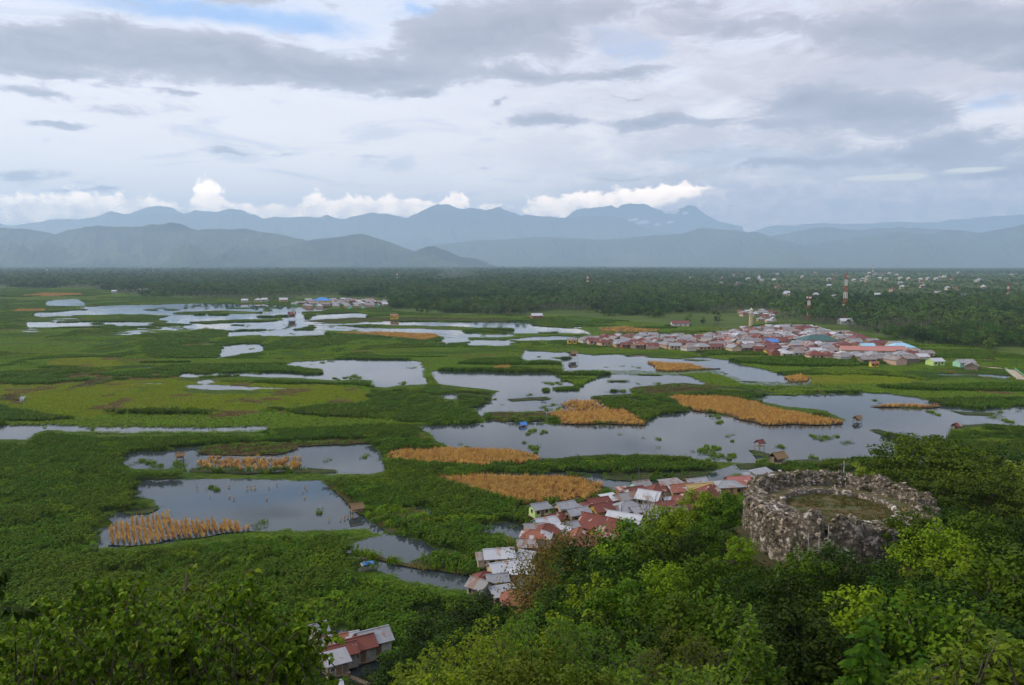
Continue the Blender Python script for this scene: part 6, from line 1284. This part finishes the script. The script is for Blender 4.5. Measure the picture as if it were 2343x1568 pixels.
# ------------------------------------------------------------------ plants close to the camera
def heart(n):
    return None
def leafy_limbs(name, label, cat, loc, limbs, leaf, mat, per, shape='heart', seed=0, bark=None, stem_r=.03):
    """branches along given 3-D curves, each twig carrying rows of separate leaves; limbs: (points, spread)"""
    rng = np.random.default_rng(seed); root = thing(name, loc, 0, label, cat); tb = MB(); Vs = []; Fs = []; k = 0
    for pts_, spread in limbs:
        pts_ = np.array(pts_, float); tb.tube([tuple(p) for p in pts_], list(np.linspace(stem_r * 1.3, stem_r * .35, len(pts_))), 5)
        seg = np.linspace(0, 1, per)
        for s in seg:
            if s < .12: continue
            f = s * (len(pts_) - 1); i = min(int(f), len(pts_) - 2); p = pts_[i] + (pts_[i + 1] - pts_[i]) * (f - i); ax = pts_[i + 1] - pts_[i]; ax /= np.linalg.norm(ax)
            dirv = rng.normal(size=3); dirv -= ax * (dirv @ ax); dirv /= np.linalg.norm(dirv); dirv = dirv + np.array([0, 0, .35]) + ax * .4; dirv /= np.linalg.norm(dirv)
            tl = spread * rng.uniform(.3, 1) * (1.15 - .5 * s); tip = p + dirv * tl; tb.tube([tuple(p), tuple((p + tip) / 2 + (0, 0, .03)), tuple(tip)], stem_r * .25, 3, 0, False)
            nl = rng.integers(4, 8)
            for q in np.linspace(.25, 1.05, nl):
                c_ = p + (tip - p) * q; out = rng.normal(0, .6, 3) + dirv * .6; out[2] = -rng.uniform(.2, 1.1) if shape == 'heart' else rng.uniform(-.4, .5); T = out / np.linalg.norm(out)
                up = np.array([0, 0, 1.]) + rng.normal(0, .3, 3); B = np.cross(T, up); B /= np.linalg.norm(B); N_ = np.cross(B, T); L = leaf * rng.uniform(.6, 1.2); W = L * (.40 if shape == 'heart' else .22)
                prof_ = ((0, .0, 0), (.12, .75, .02), (.3, 1, .05), (.62, .62, .03), (1, 0, -.12)) if shape == 'heart' else ((0, 0, 0), (.2, .6, .03), (.5, 1, .05), (.8, .65, .0), (1, 0, -.1))
                vv = []
                for a, w_, hgt in prof_:
                    m0 = c_ + T * L * a + N_ * L * (hgt - .04)
                    if w_ == 0: vv.append(m0)
                    else: vv += [m0 + B * W * w_ + N_ * L * .06, m0, m0 - B * W * w_ + N_ * L * .06]
                Vs += vv; b0 = k
                Fs += [(b0, b0 + 1, b0 + 2), (b0, b0 + 2, b0 + 3)]
                for a in (0, 1): Fs += [(b0 + 1 + 3 * a, b0 + 4 + 3 * a, b0 + 5 + 3 * a, b0 + 2 + 3 * a), (b0 + 2 + 3 * a, b0 + 5 + 3 * a, b0 + 6 + 3 * a, b0 + 3 + 3 * a)]
                Fs += [(b0 + 7, b0 + 10, b0 + 8), (b0 + 8, b0 + 10, b0 + 9)]; k += 11
    tb.build('trunk', bark or m_bark, root, True); obj('leaves', mesh_np('leaves', Vs, Fs, [mat]), root); return root
m_n1 = mat_leaf('heart_leaf', (.042, .095, .004), (.15, .215, .010), None, .1, .22, 0); m_n2 = mat_leaf('glossy_leaf', (.05, .11, .008), (.15, .22, .016), None, .1, .35, 0, .35); m_n3 = mat_leaf('fern_leaf', (.03, .085, .006), (.07, .14, .01), None, .1, .35, 0)
def dome(seed, n, px0, px1, tops, Y0, Y1, droop=.3, ln_=1.6, ncl=0):
    """branch curves that fill the outline (photo x range, top line) between two distances"""
    rng = np.random.default_rng(seed); out = []; tx = np.array([p[0] for p in tops], float); ty = np.array([p[1] for p in tops], float)
    for i in range(n):
        x = rng.uniform(px0, px1); Y = rng.uniform(Y0, Y1); yt = np.interp(x, tx, ty); y = yt + (rng.uniform(0, 1) ** 1.3) * (1640 - yt)
        if ncl:                                                   # gathered in clumps with gaps between
            if i % max(1, n // ncl) == 0: cc = (x, y, Y)
            x = cc[0] + rng.normal(0, 26); y = max(np.interp(x, tx, ty), cc[1] + rng.normal(0, 24)); Y = cc[2] + rng.normal(0, .35); yt = np.interp(x, tx, ty)
        tip = on_plane(x, y, Y); d = np.array([rng.normal(0, .5), rng.normal(0, .5), .9 if y < yt + 60 else .55]); d /= np.linalg.norm(d); L = ln_ * rng.uniform(.6, 1.2)
        a = tip - d * L; mid = tip - d * L * .45 + np.array([0, 0, .10 * L]); out.append(([a, mid, tip], .42 * ln_ / 1.6))
    return out
# big heart leaved tree at the lower left
LT = [(-40, 1560), (0, 1440), (60, 1415), (100, 1370), (150, 1400), (200, 1330), (250, 1340), (300, 1330), (340, 1300), (380, 1360), (430, 1295), (470, 1330), (520, 1320), (560, 1305), (590, 1360), (650, 1430), (700, 1470), (740, 1560)]
org = on_plane(360, 1760, 19.0)
def rel(lim, o_): return [([np.array(p) - o_ for p in pts_], s) for pts_, s in lim]
L1 = dome(3, 540, -60, 720, LT, 16.5, 21.5, ncl=72)
big = []
for x, y, Y in ((120, 1400, 18), (300, 1335, 19), (430, 1300, 19), (560, 1310, 18.5), (690, 1445, 18), (40, 1490, 17.5), (620, 1500, 20), (220, 1480, 20)):
    e = on_plane(x, y, Y); mdl = (org * .45 + e * .55) + np.array([0, 0, -.25]); big.append(([org, mdl, e], .5))
leafy_limbs('heart_leaf_tree', 'large heart leaved tree with bare brown limbs filling the lower left corner', 'tree', org, rel(big, org), .21, m_n1, 10, 'heart', 1, m_bark, .055)
t1 = leafy_limbs('x', 'x', 'x', org, rel(L1, org), .155, m_n1, 10, 'heart', 2, m_bark, .012)
par = [o_ for o_ in scene.objects if o_.name.startswith('heart_leaf_tree')][0]
for ch, nm in zip(list(t1.children), ('twigs', 'crown')): ch.parent = par; ch.name = nm
bpy.data.objects.remove(t1)
# sprays reaching over the lower hamlet
sp_o = on_plane(640, 1640, 17.0); sp_l = []
for x, y in ((735, 1420), (700, 1445), (690, 1410), (760, 1450), (720, 1500), (700, 1530), (660, 1480), (640, 1540), (780, 1550)):
    e = on_plane(x, y, 17.0 + random.uniform(-.6, .6)); s_ = e + np.array([-.9, random.uniform(-.3, .3), -.55]); sp_l.append(([s_, (s_ + e) / 2 + (0, 0, .12), e], .3))
leafy_limbs('drooping_branch', 'light green leafy spray hanging before the lower hamlet roofs', 'tree', sp_o, rel(sp_l, sp_o), .21, m_n1, 9, 'heart', 5, m_bark, .014)
le_o = on_plane(-20, 1420, 12); le = dome(12, 16, -60, 14, [(-60, 1225), (0, 1235), (20, 1300)], 11.5, 12.5, .3, .8)
le = [l for l in le if pix(l[0][2])[1] < 1420]
leafy_limbs('leaning_tree', 'dark leafy tree edge cut by the left picture border', 'tree', le_o, rel(le, le_o), .16, m_h2, 9, 'heart', 6, m_bark, .012)
# bright bushes along the bottom
def bush(label, px0, px1, tops, Y0, Y1, n_, leaf, mat, seed, shape='lance', ln_=1.4, name='bush', per=9):
    o_ = on_plane((px0 + px1) / 2, 1640, (Y0 + Y1) / 2); leafy_limbs(name, label, 'bush', o_, rel(dome(seed, n_, px0, px1, tops, Y0, Y1, .3, ln_), o_), leaf, mat, per, shape, seed, m_bark, .014)
bush('bright yellow green bush at the bottom centre, left of two', 880, 1180, [(870, 1568), (930, 1510), (1000, 1475), (1060, 1440), (1120, 1410), (1180, 1425)], 34, 40, 150, .20, m_h3, 21, 'lance', 2.0)
bush('bright yellow green bush at the bottom centre, right of two', 1150, 1500, [(1150, 1420), (1210, 1400), (1290, 1420), (1370, 1440), (1430, 1450), (1500, 1500)], 32, 38, 160, .19, m_h1, 22, 'lance', 2.0)
bush('feathery olive green bush at the bottom right of centre', 1480, 1640, [(1480, 1500), (1540, 1440), (1600, 1455), (1650, 1500)], 27, 31, 90, .15, m_h4, 23, 'lance', 1.5)
bush('leafy low plants at the very bottom, left of centre', 860, 1300, [(860, 1580), (960, 1540), (1050, 1520), (1150, 1515), (1250, 1530), (1300, 1560)], 15, 18, 70, .16, m_n2, 24, 'lance', .9)
bush('leafy low plants at the very bottom right of centre', 1290, 1720, [(1290, 1560), (1400, 1540), (1500, 1525), (1600, 1530), (1720, 1510)], 14, 17, 80, .16, m_n2, 25, 'lance', .9)
bush('large leaved young shrub at the bottom right of centre', 1680, 1760, [(1680, 1470), (1718, 1405), (1760, 1480)], 15, 16, 26, .17, m_n2, 26, 'lance', .7)
bush('broad leaved bright shrub in the bottom right corner', 2060, 2400, [(2060, 1560), (2120, 1500), (2180, 1480), (2220, 1410), (2260, 1430), (2300, 1480), (2400, 1470)], 10.5, 13, 90, .17, m_n2, 27, 'lance', .8)
bush('dull green bush between the fern and the bottom right corner', 1900, 2150, [(1900, 1560), (1960, 1530), (2040, 1520), (2150, 1540)], 14, 17, 70, .14, m_h1, 29, 'lance', .9)
def fern(label, x, y, Y, s, seed):
    rng = np.random.default_rng(seed); tp = on_plane(x, y, Y); root = thing('feathery_shrub', tp + np.array([0, 0, -2.6 * s]), 0, label, 'shrub'); mb = MB(); mb.tube([(0, 0, -.4), (.05, 0, 1.4 * s), (0, 0, 2.6 * s)], [.035 * s, .025 * s, .008], 5); V = []; F = []
    for i in range(44):
        z = 2.6 * s * (.25 + .75 * i / 43); a = i * 2.4 + rng.uniform(-.3, .3); L = s * rng.uniform(.6, .9) * (1.15 - .6 * i / 43); e0 = rng.uniform(.35, .8) + .5 * (i / 43) ** 3
        d = np.array([math.cos(a), math.sin(a), 0]); sd2 = np.array([-d[1], d[0], 0]); zb = np.array([0, 0, 1.])
        c_ = lambda q: np.array([0, 0, z]) + L * (d * q * math.cos(e0) * (1 + .15 * q) + zb * (math.sin(e0) * q - .85 * q * q))
        for pnn in range(11):
            q = .16 + .84 * pnn / 10; p0 = c_(q); ax = c_(q + .02) - c_(q); ax /= np.linalg.norm(ax)
            for sg in (-1, 1):
                dirp = sd2 * sg * .85 + ax * .5 - zb * .25; dirp /= np.linalg.norm(dirp); pl_ = L * .34 * math.sin(math.pi * min(.93, .12 + q * .8)); wv = np.cross(dirp, zb); wv /= np.linalg.norm(wv); w_ = .021 * s
                p1 = p0 + dirp * pl_ * .5 - zb * .01; p2 = p0 + dirp * pl_ - zb * .18 * pl_; b0 = len(V)
                V += [p0 - wv * w_ * .5, p0 + wv * w_ * .5, p1 + wv * w_, p1 - wv * w_, p2 + wv * w_ * .3, p2 - wv * w_ * .3]; F += [(b0, b0 + 1, b0 + 2, b0 + 3), (b0 + 3, b0 + 2, b0 + 4, b0 + 5)]
        pa = [tuple(c_(q)) for q in (0, .33, .66, 1)]; mb.tube(pa, [.008, .007, .005, .002], 3, 0, False)
    mb.build('trunk', m_n3, root); obj('crown', mesh_np('crown', V, F, [m_n3]), root)
fern('tall feathery leaved shrub with clear fronds at the bottom right', 1985, 1425, 14.5, .95, 1); fern('smaller feathery shrub low in front of the bottom right corner leaves', 2110, 1500, 15, .7, 3)
for k, x in HT.items():
    if k not in hused: [bpy.data.objects.remove(c_) for c_ in list(x.children)]; bpy.data.objects.remove(x)

# ------------------------------------------------------------------ air
hz = MB(); hz.box(-27500, 27500, -2200, 27000, -1.6, 1950)
m = bpy.data.materials.new('air'); m.use_nodes = True; tr = m.node_tree; tr.nodes.clear(); oo = tr.nodes.new('ShaderNodeOutputMaterial'); pv = tr.nodes.new('ShaderNodeVolumePrincipled')
pv.inputs['Color'].default_value = (.54, .75, 1.0, 1); pv.inputs['Density'].default_value = HAZE; pv.inputs['Anisotropy'].default_value = .25
tr.links.new(pv.outputs[0], oo.inputs['Volume'])
props(hz.build('haze', m), 'pale blue air over the plain and mountains', 'haze', None, 'stuff')

mb = MB(); mb.box(-9000, 9000, 5000, 9800, -1.2, 420); m = bpy.data.materials.new('valley_mist'); m.use_nodes = True; tr = m.node_tree; tr.nodes.clear(); oo = tr.nodes.new('ShaderNodeOutputMaterial'); pv = tr.nodes.new('ShaderNodeVolumePrincipled')
pv.inputs['Color'].default_value = (.74, .86, 1.0, 1); pv.inputs['Density'].default_value = .00004; tr.links.new(pv.outputs[0], oo.inputs['Volume'])
props(mb.build('mist', m), 'thin blue mist lying along the foot of the mountains', 'mist', None, 'stuff')
# ------------------------------------------------------------------ cloud banks resting on the far peaks, beyond the air
m_cl, t, b, o = new_mat('cloud'); b.inputs['Base Color'].default_value = (.95, .86, .86, 1); b.inputs['Roughness'].default_value = 1; b.inputs['Specular IOR Level'].default_value = 0
lw = t.new('ShaderNodeLayerWeight'); lw.inputs['Blend'].default_value = .5; tp_ = t.new('ShaderNodeBsdfTransparent'); mx = t.new('ShaderNodeMixShader')      # thin at the rim of every puff
t.put(mx.inputs[0], t.step(lw.outputs['Facing'], .05, .85)); t.l.new(b.outputs[0], mx.inputs[1]); t.l.new(tp_.outputs[0], mx.inputs[2]); t.l.new(mx.outputs[0], o.inputs['Surface'])
import bmesh
ib = bmesh.new(); bmesh.ops.create_icosphere(ib, subdivisions=4, radius=1.0); IV = np.array([v.co[:] for v in ib.verts]); IF = np.array([[v.index for v in f.verts] for f in ib.faces]); ib.free()
def cloud(label, spots, seed):
    rng = np.random.default_rng(seed); Vs = []; Fs = []; k = 0
    for (x, y, Y, rx, ry) in spots:
        c_ = on_plane(x, y, Y); px_ = Y / FPX
        n3_ = fbm(IV[:, 0] * 2.3 + IV[:, 2] * 1.7 + seed * 3, IV[:, 1] * 2.3 - IV[:, 2] * 1.9 + k, int(rng.integers(999)), 5); n4_ = fbm(IV[:, 0] * 7 + IV[:, 2] * 5, IV[:, 1] * 7 - IV[:, 2] * 6, int(rng.integers(999)), 4)
        f = 1 + (n3_ - .5) * .8 + (n4_ - .5) * .12
        V = IV * f[:, None] * np.array([rx * px_, rx * px_ * .6, ry * px_]) + c_
        Vs.append(V); Fs.append(IF + k); k += len(V)
    o_ = obj('cloud_bank', mesh_np('cloud_bank', np.concatenate(Vs), np.concatenate(Fs), [m_cl], True)); props(o_, label, 'cloud', None, 'stuff'); return o_
rc = np.random.default_rng(8)
def bank(n_, line, Y, r0, r1, flat_=.6):
    xs_ = [p[0] for p in line]; out = []
    for i in range(n_):
        x = rc.uniform(xs_[0], xs_[-1]); y0 = np.interp(x, xs_, [p[1] for p in line]); y1 = np.interp(x, xs_, [p[2] for p in line]); r_ = rc.uniform(r0, r1); y = rc.uniform(y0 + r_ * flat_ * .6, max(y0 + r_ * flat_, y1 - r_ * flat_ * .5)); out.append((x, y, Y + rc.uniform(-500, 500), r_, r_ * flat_))
    return out
cloud('small torn cloud hanging below the steep peaks', bank(9, [(1440, 498, 512), (1500, 505, 522), (1545, 500, 518)], 27600, 5, 11, .5), 7)
cloud('small torn cloud on the shoulder of the steep peak', bank(6, [(1520, 482, 492), (1570, 476, 490)], 27600, 5, 9, .5), 9)
# ------------------------------------------------------------------ smoke rising from the wood
def smoke(label, x, y, w_, h_, lean, dens):
    q = at(x, y, 0); c_ = q + np.array([0, 0, 6]); Y = q[1]; px_ = Y / FPX
    f_ = 1 + (fbm(IV[:, 0] * 2.5 + IV[:, 2], IV[:, 1] * 2 - IV[:, 2] * 2, 5, 4) - .5) * 1.3; V = IV * f_[:, None] * np.array([w_ * px_ * .5, w_ * px_ * .22, h_ * px_ * .5]) ; V[:, 2] += V[:, 0] * lean; V = V + np.array([q[0], q[1], 8 + h_ * px_ * .5])
    m = bpy.data.materials.new('smoke'); m.use_nodes = True; t = NT(m.node_tree); t.n.clear(); oo = t.new('ShaderNodeOutputMaterial'); pv = t.new('ShaderNodeVolumePrincipled'); pv.inputs['Color'].default_value = (.82, .88, .96, 1); pv.inputs['Density'].default_value = dens
    t.l.new(pv.outputs[0], oo.inputs['Volume']); o_ = obj('smoke', mesh_np('smoke', V, IF, [m], True)); props(o_, label, 'smoke', None, 'stuff')
smoke('thin blue smoke drifting over the wood left of the middle mast', 1040, 646, 120, 26, .14, .0012)
smoke('faint wide smoke rising at the foot of the right mountains', 1440, 622, 150, 40, .12, .0003)
